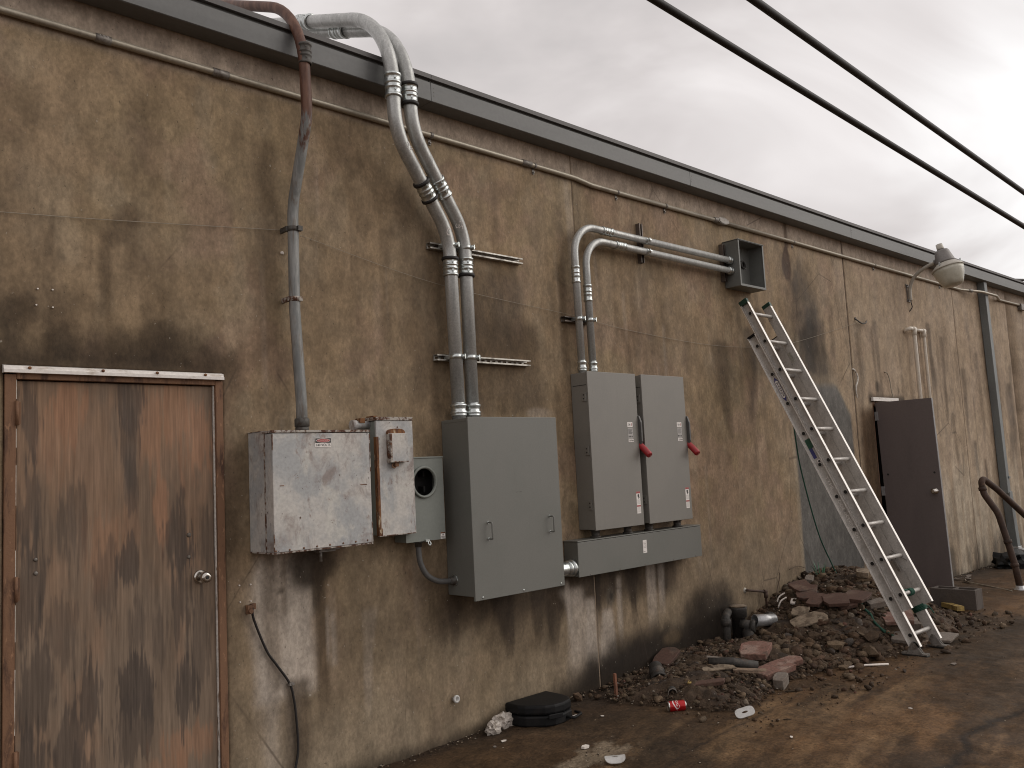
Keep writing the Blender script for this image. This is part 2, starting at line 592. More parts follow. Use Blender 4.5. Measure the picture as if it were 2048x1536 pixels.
M['grass_leaf'] = mat('grass_leaf', (0.035, 0.12, 0.06), 0.6, grain=0.2)
M['twig'] = mat('twig', (0.12, 0.085, 0.06), 0.9, grain=0.2)
M['wire_tan'] = mat('wire_tan', (0.30, 0.26, 0.20), 0.7, grain=0.1)
M['lens'] = mat('lens', (0.48, 0.46, 0.38), 0.25, 0, [((0.36, 0.33, 0.26), 9, 0.45, 0.7, 0.7)], grain=0.06)
M['lamp_grey'] = mat('lamp_grey', (0.19, 0.175, 0.165), 0.5, 0.2, [((0.13, 0.115, 0.105), 12, 0.45, 0.7, 0.7)], grain=0.1)
M['lamp_ring'] = mat('lamp_ring', (0.42, 0.39, 0.335), 0.45, 0.1, [((0.36, 0.33, 0.27), 12, 0.5, 0.7, 0.6)], grain=0.08)
M['flex'] = mat('flex', (0.10, 0.098, 0.095), 0.5, 0, grain=0.1)


def m_old_paint():
    t = NT('old_white_paint')
    c = t.mix(t.ramp(t.noise((5, 5, 4), 5, 0.6, 0.4), 0.40, 0.62), (0.52, 0.495, 0.46), (0.37, 0.375, 0.375))
    c = t.mix(t.ramp(t.noise((9, 9, 6), 5, 0.65, 0.5, 2.2), 0.50, 0.66, 0, 0.8), c, (0.54, 0.52, 0.475))
    c = t.mix(t.ramp(t.noise((7, 7, 4.2), 6, 0.68, 0.6, 9.1), 0.515, 0.69, 0, 0.8), c, (0.235, 0.185, 0.165))
    c = t.mix(t.ramp(t.noise((20, 20, 11), 6, 0.74, 0.5, 4.1), 0.565, 0.70, 0, 0.75), c, (0.22, 0.15, 0.12))
    f = t.ramp(t.noise((30, 30, 18), 4, 0.6, 0.3, 7.7), 0.69, 0.74)
    c = t.mix(f, c, RUST)
    c = t.mix(t.ramp(t.noise((55, 55, 40), 3, 0.6, 0.2, 17), 0.70, 0.74), c, (0.05, 0.03, 0.022))
    g = t.ramp(t.noise(70, 3), 0.25, 0.75, 0.90, 1.10)
    c = t.mix(1.0, c, t_gray(t, g), 'MULTIPLY')
    t.setp('Base Color', c)
    t.setp('Roughness', t.ramp(t.noise(9, 3), 0.3, 0.7, 0.42, 0.65))
    t.bump(t.noise(30, 5), 0.15, 0.004)
    return t.mat


def m_rust_edge():
    t = NT('rusty_edge_paint')
    f = t.ramp(t.noise((26, 26, 20), 5, 0.65, 0.4), 0.44, 0.56)
    c = t.mix(f, (0.40, 0.37, 0.33), RUST)
    c = t.mix(t.ramp(t.noise(60, 3), 0.55, 0.7, 0, 0.8), c, RUST2)
    t.setp('Base Color', c)
    t.setp('Roughness', 0.75)
    return t.mat


def m_rust_orange():
    t = NT('orange_rust')
    f = t.ramp(t.noise((40, 40, 14), 5, 0.65, 0.4), 0.40, 0.62)
    c = t.mix(f, (0.20, 0.085, 0.028), (0.085, 0.03, 0.012))
    c = t.mix(t.ramp(t.noise((30, 30, 9), 4, 0.6, 0.2, 5), 0.58, 0.66), c, (0.42, 0.33, 0.22))
    t.setp('Base Color', c)
    t.setp('Roughness', 0.8)
    return t.mat


def m_old_pipe():
    """galvanised riser: rust brown near the top, dull grey lower down"""
    t = NT('weathered_riser')
    x, z = t.axis(0), t.axis(2)
    n1 = t.noise((30, 30, 5), 5, 0.65, 0.4)
    c = t.mix(t.ramp(n1, 0.38, 0.66), (0.185, 0.19, 0.185), (0.29, 0.29, 0.28))
    c = t.mix(t.ramp(t.noise((24, 24, 4), 5, 0.6, 0.3, 6), 0.52, 0.70, 0, 0.85), c, (0.14, 0.095, 0.06))
    zz = t.math('ADD', t.ramp(z, 2.95, 4.35, 0.0, 0.80), t.math('MULTIPLY', t.math('SUBTRACT', t.noise((38, 38, 3.5), 5, 0.6, 0.3, 2), 0.5), 0.9))
    f = t.ramp(zz, 0.34, 0.46)
    rr = t.mix(t.ramp(t.noise((30, 30, 6), 4, 0.6, 0.2, 8), 0.4, 0.65), (0.085, 0.033, 0.018), (0.16, 0.075, 0.045))
    c = t.mix(f, c, rr)
    t.setp('Base Color', c)
    t.setp('Roughness', 0.6)
    t.setp('Metallic', t.mixf(f, 0.25, 0.0))
    t.bump(t.noise(110, 4), 0.25, 0.004)
    return t.mat


def m_plywood():
    t = NT('weathered_plywood')
    c = t.attr('Col')
    grain = t.noise((95, 8, 3.0), 5, 0.7, 0.3)
    g = t.ramp(grain, 0.25, 0.75, 0.80, 1.20)
    c = t.mix(1.0, c, t_gray(t, g), 'MULTIPLY')
    t.setp('Base Color', c)
    t.setp('Roughness', t.ramp(t.noise((7, 3, 2.5), 5, .6), 0.3, 0.7, 0.55, 0.8))
    t.setp('Specular IOR Level', 0.3)
    t.bump(grain, 0.2, 0.003)
    return t.mat


def m_rust_frame():
    t = NT('rusty_frame_paint')
    f = t.ramp(t.noise((18, 18, 3.5), 5, 0.68, 0.4), 0.46, 0.66)
    c = t.mix(f, (0.185, 0.095, 0.05), (0.066, 0.031, 0.018))
    c = t.mix(t.ramp(t.noise((50, 50, 18), 4, 0.6, 0.2, 4), 0.60, 0.70, 0, 0.8), c, (0.30, 0.165, 0.09))
    t.setp('Base Color', c)
    t.setp('Roughness', 0.75)
    t.bump(t.noise(90, 4), 0.3, 0.004)
    return t.mat


def m_wall():
    t = NT('stained_wall')
    c = t.attr('Col')
    g1 = t.ramp(t.noise((10, 10, 2.2), 5, 0.65, 0.4), 0.25, 0.75, 0.94, 1.06)
    g2 = t.ramp(t.noise((55, 55, 34), 4, 0.65), 0.25, 0.75, 0.84, 1.16)
    g3 = t.ramp(t.noise((14, 14, 8), 7, 0.74, 0.6, 3), 0.30, 0.70, 0.84, 1.16)
    g4 = t.ramp(t.noise((38, 38, 26), 5, 0.75, 0.3, 8), 0.32, 0.68, 0.90, 1.10)
    g1 = t.math('MULTIPLY', g1, g4)
    g = t.math('MULTIPLY', t.math('MULTIPLY', g1, g2), g3)
    c = t.mix(1.0, c, t_gray(t, g), 'MULTIPLY')
    # pits, pale flecks, fine scratches
    c = t.mix(t.ramp(t.noise((75, 75, 60), 2, 0.5, 0, 12), 0.70, 0.76, 0, 0.55), c, (0.05, 0.036, 0.026))
    c = t.mix(t.ramp(t.noise((60, 60, 45), 2, 0.5, 0, 21), 0.735, 0.77, 0, 0.55), c, (0.42, 0.38, 0.32))
    cr = t.voro((1.5, 1.5, 0.8), 'DISTANCE_TO_EDGE')
    ck = t.math('MULTIPLY', t.ramp(cr, 0.0, 0.008, 1, 0), t.ramp(t.noise((0.9, 0.9, 0.8), 3, 0.6, 0, 5), 0.52, 0.62))
    c = t.mix(t.math('MULTIPLY', ck, 0.6), c, (0.06, 0.042, 0.03))
    t.setp('Base Color', c)
    t.setp('Roughness', t.ramp(t.noise((3, 3, 1.5), 4), 0.3, 0.7, 0.68, 0.9))
    t.setp('Specular IOR Level', 0.28)
    h = t.math('ADD', t.math('MULTIPLY', t.noise((60, 60, 45), 5, 0.7), 0.5), t.noise((9, 9, 6), 5, 0.6))
    t.bump(h, 0.3, 0.006)
    return t.mat


def m_ground():
    t = NT('muddy_ground')
    c = t.attr('Col')
    g = t.math('MULTIPLY', t.ramp(t.noise(5, 6, 0.65, 0.3), 0.25, 0.75, 0.78, 1.22), t.ramp(t.noise(60, 4, 0.7), 0.28, 0.72, 0.62, 1.38))
    g = t.math('MULTIPLY', g, t.ramp(t.noise((17, 26, 20), 6, 0.72, 0.4, 6), 0.30, 0.70, 0.76, 1.24))
    c = t.mix(1.0, c, t_gray(t, g), 'MULTIPLY')
    c = t.mix(t.ramp(t.noise(95, 2, 0.5, 0, 3), 0.67, 0.75, 0, 0.7), c, (0.16, 0.125, 0.09))
    c = t.mix(t.ramp(t.noise(70, 2, 0.5, 0, 9), 0.70, 0.76, 0, 0.8), c, (0.015, 0.011, 0.009))
    t.setp('Base Color', c)
    t.setp('Roughness', t.ramp(t.noise(2.2, 5, 0.6), 0.34, 0.64, 0.55, 0.9))
    t.setp('Specular IOR Level', 0.2)
    h = t.math('ADD', t.math('MULTIPLY', t.noise(80, 4, 0.7), 0.45), t.noise(13, 5, 0.6))
    t.bump(h, 0.5, 0.008)
    return t.mat


def m_soil():
    t = NT('loose_soil')
    c = t.attr('Col')
    g = t.math('MULTIPLY', t.ramp(t.noise(24, 5, 0.7), 0.25, 0.75, 0.7, 1.3), t.ramp(t.noise(120, 3, 0.7), 0.25, 0.75, 0.7, 1.3))
    c = t.mix(1.0, c, t_gray(t, g), 'MULTIPLY')
    t.setp('Base Color', c)
    t.setp('Roughness', 0.85)
    t.setp('Specular IOR Level', 0.3)
    t.bump(t.noise(70, 5, 0.75), 1.0, 0.012)
    return t.mat


M['old_paint'] = m_old_paint()
M['rust_edge'] = m_rust_edge()
M['rust_orange'] = m_rust_orange()
M['old_pipe'] = m_old_pipe()
M['plywood'] = m_plywood()
M['rust_frame'] = m_rust_frame()
M['wall'] = m_wall()
M['ground'] = m_ground()
M['soil'] = m_soil()


# ------------------------------------------------------------------ grid sheets
def grid_mesh(name, xs, zs, fn, mask=None, mats=None, parent=None, loc=(0, 0, 0), colors=None, smooth_=False, skirt=None):
    """fn(X, Z) -> (px, py, pz) arrays; mask[i, j] True where a cell exists"""
    X, Z = np.meshgrid(xs, zs, indexing='ij')
    px, py, pz = fn(X, Z)
    o = Vector(loc)
    V = np.stack([px - o.x, py - o.y, pz - o.z], -1).reshape(-1, 3)
    nx, nz = len(xs), len(zs)
    I, J = np.meshgrid(np.arange(nx - 1), np.arange(nz - 1), indexing='ij')
    if mask is None:
        mask = np.ones((nx - 1, nz - 1), bool)
    i, j = I[mask], J[mask]
    F = np.stack([i * nz + j, (i + 1) * nz + j, (i + 1) * nz + j + 1, i * nz + j + 1], -1)
    nV = len(V)
    Cc = None if colors is None else colors.reshape(-1, 3)
    if skirt is not None:
        mp = np.zeros((nx + 1, nz + 1), bool)
        mp[1:-1, 1:-1] = mask
        q, ext, ex_c = [], [], []

        def edge(a, b):
            k = nV + len(ext)
            for w in (b, a):
                p = V[w].copy()
                p[1] += skirt
                ext.append(p)
                if Cc is not None:
                    ex_c.append(Cc[w] * 0.75)
            q.append((b, a, k + 1, k))
        for ii in range(nx - 1):
            for jj in np.nonzero(mask[ii])[0]:
                a, b, c, d = ii * nz + jj, (ii + 1) * nz + jj, (ii + 1) * nz + jj + 1, ii * nz + jj + 1
                if not mp[ii + 1, jj]:
                    edge(a, b)
                if not mp[ii + 1, jj + 2]:
                    edge(c, d)
                if not mp[ii, jj + 1]:
                    edge(d, a)
                if not mp[ii + 2, jj + 1]:
                    edge(b, c)
        V = np.vstack([V, np.array(ext)])
        F = np.vstack([F, np.array(q)])
        if Cc is not None:
            Cc = np.vstack([Cc, np.array(ex_c)])
    me = bpy.data.meshes.new(name)
    me.vertices.add(len(V))
    me.vertices.foreach_set('co', V.astype(np.float32).ravel())
    me.loops.add(F.size)
    me.loops.foreach_set('vertex_index', F.astype(np.int32).ravel())
    me.polygons.add(len(F))
    me.polygons.foreach_set('loop_start', np.arange(0, F.size, 4, dtype=np.int32))
    me.polygons.foreach_set('loop_total', np.full(len(F), 4, np.int32))
    if smooth_:
        me.polygons.foreach_set('use_smooth', np.ones(len(F), bool))
    me.update(calc_edges=True)
    if Cc is not None:
        a = me.attributes.new('Col', 'FLOAT_COLOR', 'POINT')
        a.data.foreach_set('color', np.hstack([Cc, np.ones((len(Cc), 1))]).astype(np.float32).ravel())
    for m in mats:
        me.materials.append(m)
    ob = bpy.data.objects.new(name, me)
    col.objects.link(ob)
    if parent is None:
        ob.location = o
    else:
        ob.parent = parent
    ORG[ob.name] = o
    return ob


def seq(*segs):
    out = []
    for a, b, n in segs:
        k = max(1, int(round((b - a) / n)))
        out.append(np.linspace(a, b, k + 1)[:-1])
    out.append([segs[-1][1]])
    return np.unique(np.round(np.concatenate(out), 5))


def mix3(c, d, f):
    return c * (1 - f[..., None]) + np.array(d) * f[..., None]


# ------------------------------------------------------------------ ground
HX = [4.6, 5.0, 5.5, 5.9, 6.3, 6.6, 7.0, 7.5, 8.0, 8.6, 9.1, 9.6]
HH = [0, .01, .05, .09, .10, .06, .20, .35, .46, .46, .26, 0]
EX = [4.6, 4.8, 5.0, 5.3, 5.7, 6.3, 7.0, 7.5, 8.3, 9.0, 9.6]
EE = [.3, .9, 1.3, 1.25, 1.1, 1.15, 1.35, 1.45, 1.4, 1.1, .5]


def g_base(x, y):
    return 0.05 * ss(3.2, 4.6, x)


def g_mound(x, y):
    h = np.interp(x, HX, HH)
    ee = np.interp(x, EX, EE)
    t = np.clip(-np.asarray(y) / ee, 0, 1)
    m = h * (1 - ss(.15, 1, t))
    b = .10 * ss(.1, .5, t) * (1 - ss(.55, 1, t)) * ss(4.6, 5.1, x) * (1 - ss(8.2, 9.2, x))
    return (m + b) * ss(0, .02, 1 - t)


def gz(x, y):
    return float(g_base(x, y) + g_mound(x, y))


def ground_col(x, y):
    n1 = fbm(x * 1.1, y * 1.7, 0)
    n2 = fbm(x * 1.2 + y * .3, y * 4.2 - x * 0.7, 2, 5)
    n3 = fbm(x * 0.5, y * 0.6, 4)
    n4 = fbm(x * 9, y * 11, 5, 5)
    c = np.zeros(x.shape + (3,)) + np.array((0.082, 0.049, 0.028))
    c = mix3(c, (0.055, 0.035, 0.022), ss(.38, .64, n1))
    c = mix3(c, (0.115, 0.068, 0.038), ss(.49, .66, n2) * 0.8)
    c = mix3(c, (0.040, 0.029, 0.021), ss(.48, .66, n3) * 0.65)
    # pale tyre swipes
    u = x * 0.985 + y * 0.17
    w = -x * 0.17 + y * 0.985 + .10 * np.sin(x * .9)
    st = fbm(u * 0.42, w * 3.6, 3, 5)
    st2 = fbm(u * 0.9 + 9, w * 12, 6, 5)
    c = mix3(c, (0.150, 0.098, 0.060), ss(.50, .66, st * .62 + st2 * .38 + (n4 - .5) * .10) * 0.85 * ss(-.6, -1.3, y))
    c = mix3(c, (0.034, 0.025, 0.018), ss(.52, .70, fbm(u * .6 + 4, w * 5, 2, 5)) * 0.5 * ss(-.6, -1.3, y))
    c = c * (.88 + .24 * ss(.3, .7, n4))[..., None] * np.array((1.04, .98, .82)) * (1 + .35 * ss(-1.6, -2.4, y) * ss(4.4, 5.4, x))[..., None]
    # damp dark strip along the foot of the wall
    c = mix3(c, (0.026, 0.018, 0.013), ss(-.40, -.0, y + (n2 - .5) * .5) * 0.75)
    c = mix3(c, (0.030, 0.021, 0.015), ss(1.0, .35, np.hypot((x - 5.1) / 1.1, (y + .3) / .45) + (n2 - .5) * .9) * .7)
    # dried pale mud patch with crumbs
    r = np.hypot((x - 3.85) / .24, (y + .93) / .16) + (fbm(x * 14, y * 14, 5) - .5) * 2.2
    c = mix3(c, (0.21, 0.165, 0.115), ss(1.0, .45, r) * .8)
    # dark crack lines
    d = np.abs((y + 2.50) + .05 * np.sin(x * 3.1) + (fbm(x * 3, y * 0 + 1, 6) - .5) * .25)
    c = mix3(c, (0.016, 0.012, 0.009), ss(.045, .008, d) * .8 * ss(4.3, 4.7, x))
    d = np.abs((y + 1.35) - (x - 3.6) * .06 + (fbm(x * 4, y * 0 + 7, 1) - .5) * .12)
    c = mix3(c, (0.02, 0.014, 0.01), ss(.022, .004, d) * .6 * ss(3.2, 3.7, x) * ss(5.9, 5.2, x))
    return c


gx = np.unique(np.concatenate([[-400, -150, -60, -25, -10, -4, 0], seq((1.0, 2.6, .1), (2.6, 9.0, .022), (9.0, 16.0, .05), (16, 26, .5)), [30, 40, 60, 100, 200, 450]]))
gy = np.unique(np.concatenate([[-400, -150, -60, -25, -12, -7], seq((-5.0, -3.0, .06), (-3.0, 0.0, .022), (0.0, .3, .05)), [6, 16.5, 40, 150, 400]]))


def gfn(X, Y):
    near = ss(-6, -4.5, Y) * ss(1.0, 2.5, X) * ss(20, 15, X)
    Z = g_base(X, Y) + near * ((fbm(X * 2.3, Y * 2.9, 1) - .5) * .035 + (fbm(X * 13, Y * 13, 3, 3) - .5) * .012) * ss(.25, -.1, Y)
    return X, Y, Z


_X, _Y = np.meshgrid(gx, gy, indexing='ij')
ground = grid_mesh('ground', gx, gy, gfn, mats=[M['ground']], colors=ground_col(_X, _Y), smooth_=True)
ground['kind'] = 'structure'

# ------------------------------------------------------------------ building
bld = thing('concrete_building', (5, 0, 0), 'long low building with a stained tan concrete wall and grey metal roof edge', 'building')
DOOR1 = (1.05, 2.085, 2.25)
DOOR2 = (9.865, 10.515, 2.245)
WTOP = 4.12


def wall_col(x, z):
    n1 = fbm(x * 1.0, z * .8, 0)
    n2 = fbm(x * 4.5, z * 1.9, 2)
    n3 = fbm(x * 11, z * 8, 4)
    st = fbm(x * 8.5, z * .35, 1)
    st2 = fbm(x * 17, z * .8, 3)
    m1 = fbm(x * 2.3 + 3, z * 2.0, 5, 6)
    m2 = fbm(x * 7 + 1, z * 5, 6, 5)
    base = np.zeros(x.shape + (3,)) + np.array((0.270, 0.201, 0.135))
    c = mix3(base, (0.222, 0.165, 0.108), ss(.38, .64, n1 * .6 + m1 * .4))
    c = mix3(c, (0.325, 0.258, 0.185), ss(.48, .68, m1 * .5 + n1 * .5) * .6)
    c = mix3(c, (0.245, 0.198, 0.112), ss(.48, .68, fbm(x * 1.7 + 31, z * 1.5, 4, 5)) * .22)
    c = mix3(c, (0.275, 0.185, 0.148), ss(.52, .70, fbm(x * 3 + 9, z * 3, 6, 6)) * .4)
    c = mix3(c, (0.155, 0.113, 0.075), ss(.52, .75, m2) * .22)
    c = mix3(c, (0.340, 0.285, 0.215), ss(.54, .72, fbm(x * 6 + 5, z * 3.5, 7, 6)) * .28)
    c = mix3(c, (0.160, 0.116, 0.075), ss(.52, .74, st) * .45 * ss(4.0, 3.3, z))
    # right-hand bays are paler with more vertical streaking
    rt = ss(7.6, 10.5, x)
    c = mix3(c, (0.375, 0.298, 0.232), rt * .68)
    # clean greyer band under the roof edge, brightened to offset the fascia's shadow
    top = ss(3.84, 3.93, z)
    c = mix3(c, (0.385, 0.325, 0.285), top * .85)
    # lower wall: greyer lime wash, more toward the ground
    c = mix3(c, (0.198, 0.158, 0.116), ss(1.35, .7, z + (n2 - .5) * .8) * .65)
    c = mix3(c, (0.275, 0.232, 0.18), ss(.5, .05, z + (m1 - .5) * 1.1) * ss(5.2, 3.8, x) * .5)
    DK = np.array((0.036, 0.025, 0.017))
    MD = np.array((0.100, 0.070, 0.045))
    LT = np.array((0.42, 0.375, 0.345))
    wob = (n2 - .5) * 1.1 + (n3 - .5) * .55

    def blob(cx, cz, rx, rz, a, colr=DK, soft=.75, k=1.0):
        nonlocal c
        r = np.hypot((x - cx) / rx, (z - cz) / rz) + wob * k * .8
        c = mix3(c, colr, ss(1.0, 1.0 - soft, r) * a)

    def drip(cx, zt, zb, w, a, colr=DK, soft=.5, taper=.5):
        nonlocal c
        f = np.clip((zt - z) / (zt - zb), 0, 1)
        ww = w * (1 - taper * f) * (.75 + .8 * (vn(z * 3.1, x * 0 + cx * 9.7, 5) - .2))
        xx = np.abs(x - cx - (vn(z * 2.0, x * 0 + cx * 5.3, 2) - .5) * w * .8) / np.maximum(ww, .004)
        m = ss(1.0, 1.0 - soft, xx + (st2 - .5) * .7) * ss(zt + .03, zt - .03, z) * ss(zb, zb + (zt - zb) * .45, z)
        c = mix3(c, colr, m * a)

    def rect(x0, x1, z0, z1, a, colr=DK, s=.06):
        nonlocal c
        q = wob * s * 1.1
        m = ss(x0 - s, x0 + s, x + q) * ss(x1 + s, x1 - s, x + q) * ss(z0 - s, z0 + s, z + q) * ss(z1 + s, z1 - s, z + q)
        c = mix3(c, colr, m * a)
    rg = np.random.RandomState(5)
    # soft vertical runs down the left bays
    for i in range(46):
        X0 = rg.uniform(.9, 7.4)
        zt = rg.uniform(2.2, 3.8)
        drip(X0, zt, zt - rg.uniform(.4, 1.7), rg.uniform(.02, .10), rg.uniform(.08, .30), MD, .9)
    for i in range(26):
        X0 = rg.uniform(.9, 7.4)
        zt = rg.uniform(.8, 3.6)
        drip(X0, zt, zt - rg.uniform(.3, 1.2), rg.uniform(.015, .06), rg.uniform(.06, .2), LT, .9)
    # mildew runs on the right bays
    for i in range(46):
        X0 = rg.uniform(9.6, 22)
        zt = rg.uniform(2.1, 3.45)
        drip(X0, zt, zt - rg.uniform(.5, 1.9), rg.uniform(.03, .16), rg.uniform(.15, .55), MD if rg.rand() < .6 else DK, .85)
    for i in range(34):
        X0 = rg.uniform(10.2, 22)
        zt = rg.uniform(1.0, 2.6)
        drip(X0, zt, zt - rg.uniform(.5, 1.6), rg.uniform(.03, .12), rg.uniform(.15, .45), (0.42, 0.37, 0.30), .85)
    # around the plywood door
    rect(.85, 2.16, 2.22, 2.36, .82, DK, .06)
    blob(1.45, 2.36, .85, .16, .7)
    blob(1.12, 2.50, .26, .20, .75)
    blob(1.85, 2.42, .28, .13, .5)
    rect(2.06, 2.20, 1.3, 2.32, .55, MD, .07)
    rect(2.06, 2.13, .0, 1.6, .45, MD, .05)
    blob(1.55, 2.93, .11, .10, .7, MD)
    blob(1.60, 3.02, .10, .09, .65, MD)
    blob(1.33, 2.55, .16, .16, .4, MD)
    drip(1.50, 2.95, 2.35, .05, .5, MD)
    drip(1.62, 3.1, 2.6, .04, .45, MD)
    drip(1.24, 3.0, 2.45, .05, .4, MD)
    # riser's soft shade painted in as a run, brown water stain beside big conduits
    drip(2.40, 3.6, 1.95, .13, .5, MD, .9, .1)
    rect(3.30, 3.58, 2.1, 3.1, .55, MD, .12)
    blob(3.35, 3.45, .16, .35, .5, MD)
    rect(3.80, 4.36, 2.42, 3.06, .70, (0.078, 0.054, 0.034), .06)
    rect(3.80, 4.50, 2.04, 2.72, .70, (0.078, 0.054, 0.034), .08)
    rect(3.90, 4.34, 3.14, 3.20, .5, (0.16, 0.10, 0.05), .04)
    blob(4.45, 2.06, .16, .05, .35, LT)
    drip(4.75, 3.2, 2.2, .08, .5, MD)
    drip(4.90, 4.05, 2.7, .07, .28, LT, .9, .1)
    rect(4.96, 5.03, 3.4, 4.0, .3, MD, .03)
    # lime runs and dark damp under the old boxes, painted shade under the meter
    rect(2.25, 2.59, .50, 1.27, .85, LT, .04)
    rect(2.30, 2.37, .1, .6, .5, LT, .05)
    drip(2.33, 1.3, .25, .05, .55, MD, .8, .2)
    drip(2.42, 1.25, .7, .025, .5, MD, .8, .2)
    drip(2.28, 1.2, .2, .10, .35, LT, .9, .2)
    drip(2.46, .95, -.1, .09, .5, LT, .9, .2)
    drip(2.645, 1.25, .22, .07, .8, (0.085, 0.058, 0.036), .7, .1)
    rect(2.70, 2.73, .62, .92, .5, LT, .02)
    blob(2.62, 1.19, .20, .17, .9, DK, .6)
    rect(2.36, 2.385, .55, 1.2, .55, MD, .02)
    drip(2.62, 1.2, .85, .07, .7)
    rect(2.40, 2.55, -.05, .58, .75, (0.105, 0.078, 0.055), .03)
    drip(2.68, .95, .6, .025, .5, LT)
    drip(2.95, .9, .2, .06, .3, LT)
    blob(2.4, 1.08, .02, .018, .9)
    rect(2.7, 3.5, .62, 1.25, .35, MD, .15)  # soft brown shadow below the meter socket, painted into the wall colour
    # below the grey cabinet and wireway
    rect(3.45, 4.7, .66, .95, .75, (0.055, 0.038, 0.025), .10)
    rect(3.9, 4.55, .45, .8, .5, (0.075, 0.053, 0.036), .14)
    drip(4.05, .88, .35, .13, .80, DK, .5, .75)
    drip(3.62, .9, .5, .09, .5)
    drip(4.38, .88, .40, .10, .65, DK, .5, .75)
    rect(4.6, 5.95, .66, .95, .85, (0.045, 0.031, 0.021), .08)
    drip(4.55, .88, .30, .15, .75, DK, .5, .75)
    drip(4.98, .9, .48, .10, .8)
    drip(5.42, .92, .42, .12, .85, DK, .5, .75)
    drip(5.80, .9, .5, .10, .6)
    drip(5.15, .9, .6, .07, .6)
    for X0, zt, zb, w, a in ((4.72, .80, .05, .15, .60), (4.90, .70, .02, .09, .75), (5.10, .60, .1, .10, .75), (5.22, .82, .25, .05, .5), (5.62, .95, .3, .08, .5), (5.75, .9, .4, .06, .45), (4.66, .86, .4, .04, .6)):
        drip(X0, zt, zb, w, a, LT, .6, -.2)
    blob(5.12, .69, .055, .10, .85, (0.10, 0.085, 0.07), .5, .5)
    blob(5.13, .69, .02, .04, .9, (0.03, 0.025, 0.02), .5, .5)
    # black damp at the foot of the wall
    for cx, cz, rx, rz, a in ((4.85, .06, .5, .20, .85), (5.15, .10, .6, .26, .95), (5.45, .17, .5, .22, .8), (6.40, .42, .28, .26, .75), (5.7, .20, .5, .24, .9), (6.2, .20, .55, .26, .95), (6.55, .25, .35, .30, .9), (6.15, .42, .25, .18, .5), (6.9, .15, .3, .22, .7)):
        blob(cx, cz, rx * 1.25, rz * 1.3, min(1, a * 1.05), (0.020, 0.014, 0.010), .75, .55)
    blob(5.85, .27, .17, .08, .55, (0.125, 0.09, 0.056), .6, .4)
    c = mix3(c, (0.03, 0.021, 0.014), ss(.10, .0, z - .05 * ss(3.2, 4.6, x) + wob * .05) * .75)
    # centre and right mildew
    for cx, zt, zb, w, a in ((6.85, 2.75, 1.7, .14, .5), (7.35, 2.9, 1.8, .16, .55), (7.6, 3.1, 2.4, .1, .4), (8.62, 3.2, 2.0, .22, .6), (8.05, 3.0, 2.2, .13, .4), (5.85, 2.9, 2.35, .07, .45), (6.3, 2.8, 2.3, .08, .3), (9.05, 3.3, 2.4, .09, .35), (8.8, 3.1, 2.0, .1, .5)):
        drip(cx, zt, zb, w, a, (0.062, 0.045, 0.032), .85, .1)
    blob(8.48, 2.95, .50, .85, .95, (0.036, 0.029, 0.024), .9, .6)
    blob(8.32, 3.40, .26, .45, .8, (0.045, 0.035, 0.028), .9, .6)
    blob(8.75, 2.55, .3, .45, .6, (0.05, 0.04, 0.03), .9, .7)
    blob(7.45, 2.65, .35, .35, .5, (0.06, 0.045, 0.033), .9, .7)
    blob(6.85, 2.45, .3, .4, .4, (0.075, 0.055, 0.038), .9, .7)
    for cx, zt, zb, w, a in ((11.7, 3.3, 2.2, .10, .75), (12.1, 3.15, 1.9, .14, .6), (12.75, 2.75, 1.5, .12, .6), (12.95, 1.75, 1.1, .10, .85), (13.35, 3.0, 1.6, .16, .5), (14.5, 2.6, 1.0, .2, .6), (15.2, 3.0, 1.0, .25, .6), (11.3, 3.1, 2.4, .08, .45), (12.45, 1.6, 1.2, .06, .6), (13.3, 1.5, .9, .09, .7)):
        drip(cx, zt, zb, w, a, (0.075, 0.052, 0.036), .8, .2)
    c = mix3(c, (0.46, 0.41, 0.345), ss(1.9, 1.0, z + wob * .5) * ss(10.6, 11.4, x) * .5 * ss(.38, .6, fbm(x * 7, z * .8, 2)))
    for cx in (11.75, 12.3, 12.62, 12.9, 13.3, 13.6, 14.4):
        blob(cx, .22, .16, .26, .75, (0.07, 0.055, 0.042), .8)
    # brown run-off round the grey door
    rect(9.52, 9.90, .1, 2.15, .8, (0.075, 0.042, 0.022), .07)
    rect(9.62, 9.78, .4, 1.5, .35, (0.16, 0.115, 0.072), .05)
    rect(9.78, 10.75, 2.22, 2.33, .85, DK, .04)
    drip(10.0, 2.48, 2.28, .07, .6)
    blob(10.05, 2.40, .08, .10, .6)
    blob(10.6, 2.38, .04, .09, .7)
    rect(9.50, 9.62, 2.2, 2.9, .3, MD, .05)
    # brown tear-drop run under the roof edge
    rect(8.17, 8.235, 3.80, 4.1, .8, (0.075, 0.05, 0.036), .008)
    tz = np.clip((3.86 - z) / .40, 0, 1)
    half = .016 + .075 * np.sin(np.clip(tz, 0, 1) ** 1.25 * math.pi * .86) * ss(0, .2, tz)
    m = ss(half + .014, half - .014, np.abs(x - 8.17 + (vn(z * 5, x * 0, 1) - .5) * .02)) * ss(3.44, 3.47, z) * ss(3.9, 3.84, z)
    c = mix3(c, (0.078, 0.052, 0.040), m * .95)
    # grey patched render with a rounded top
    q = (n2 - .5) * .10
    top_z = 2.42 - 0.30 * ss(9.0, 9.32, x) - .12 * ss(8.35, 8.05, x)
    m = ss(8.02, 8.07, x + q * .4) * ss(9.34, 9.29, x + q * .4) * ss(top_z + .02, top_z - .03, z + q * .5)
    c = mix3(c, (0.112, 0.111, 0.112), m * .96)
    c = mix3(c, (0.082, 0.081, 0.082), m * ss(.5, .65, n1 + (n2 - .5) * .5) * .5)
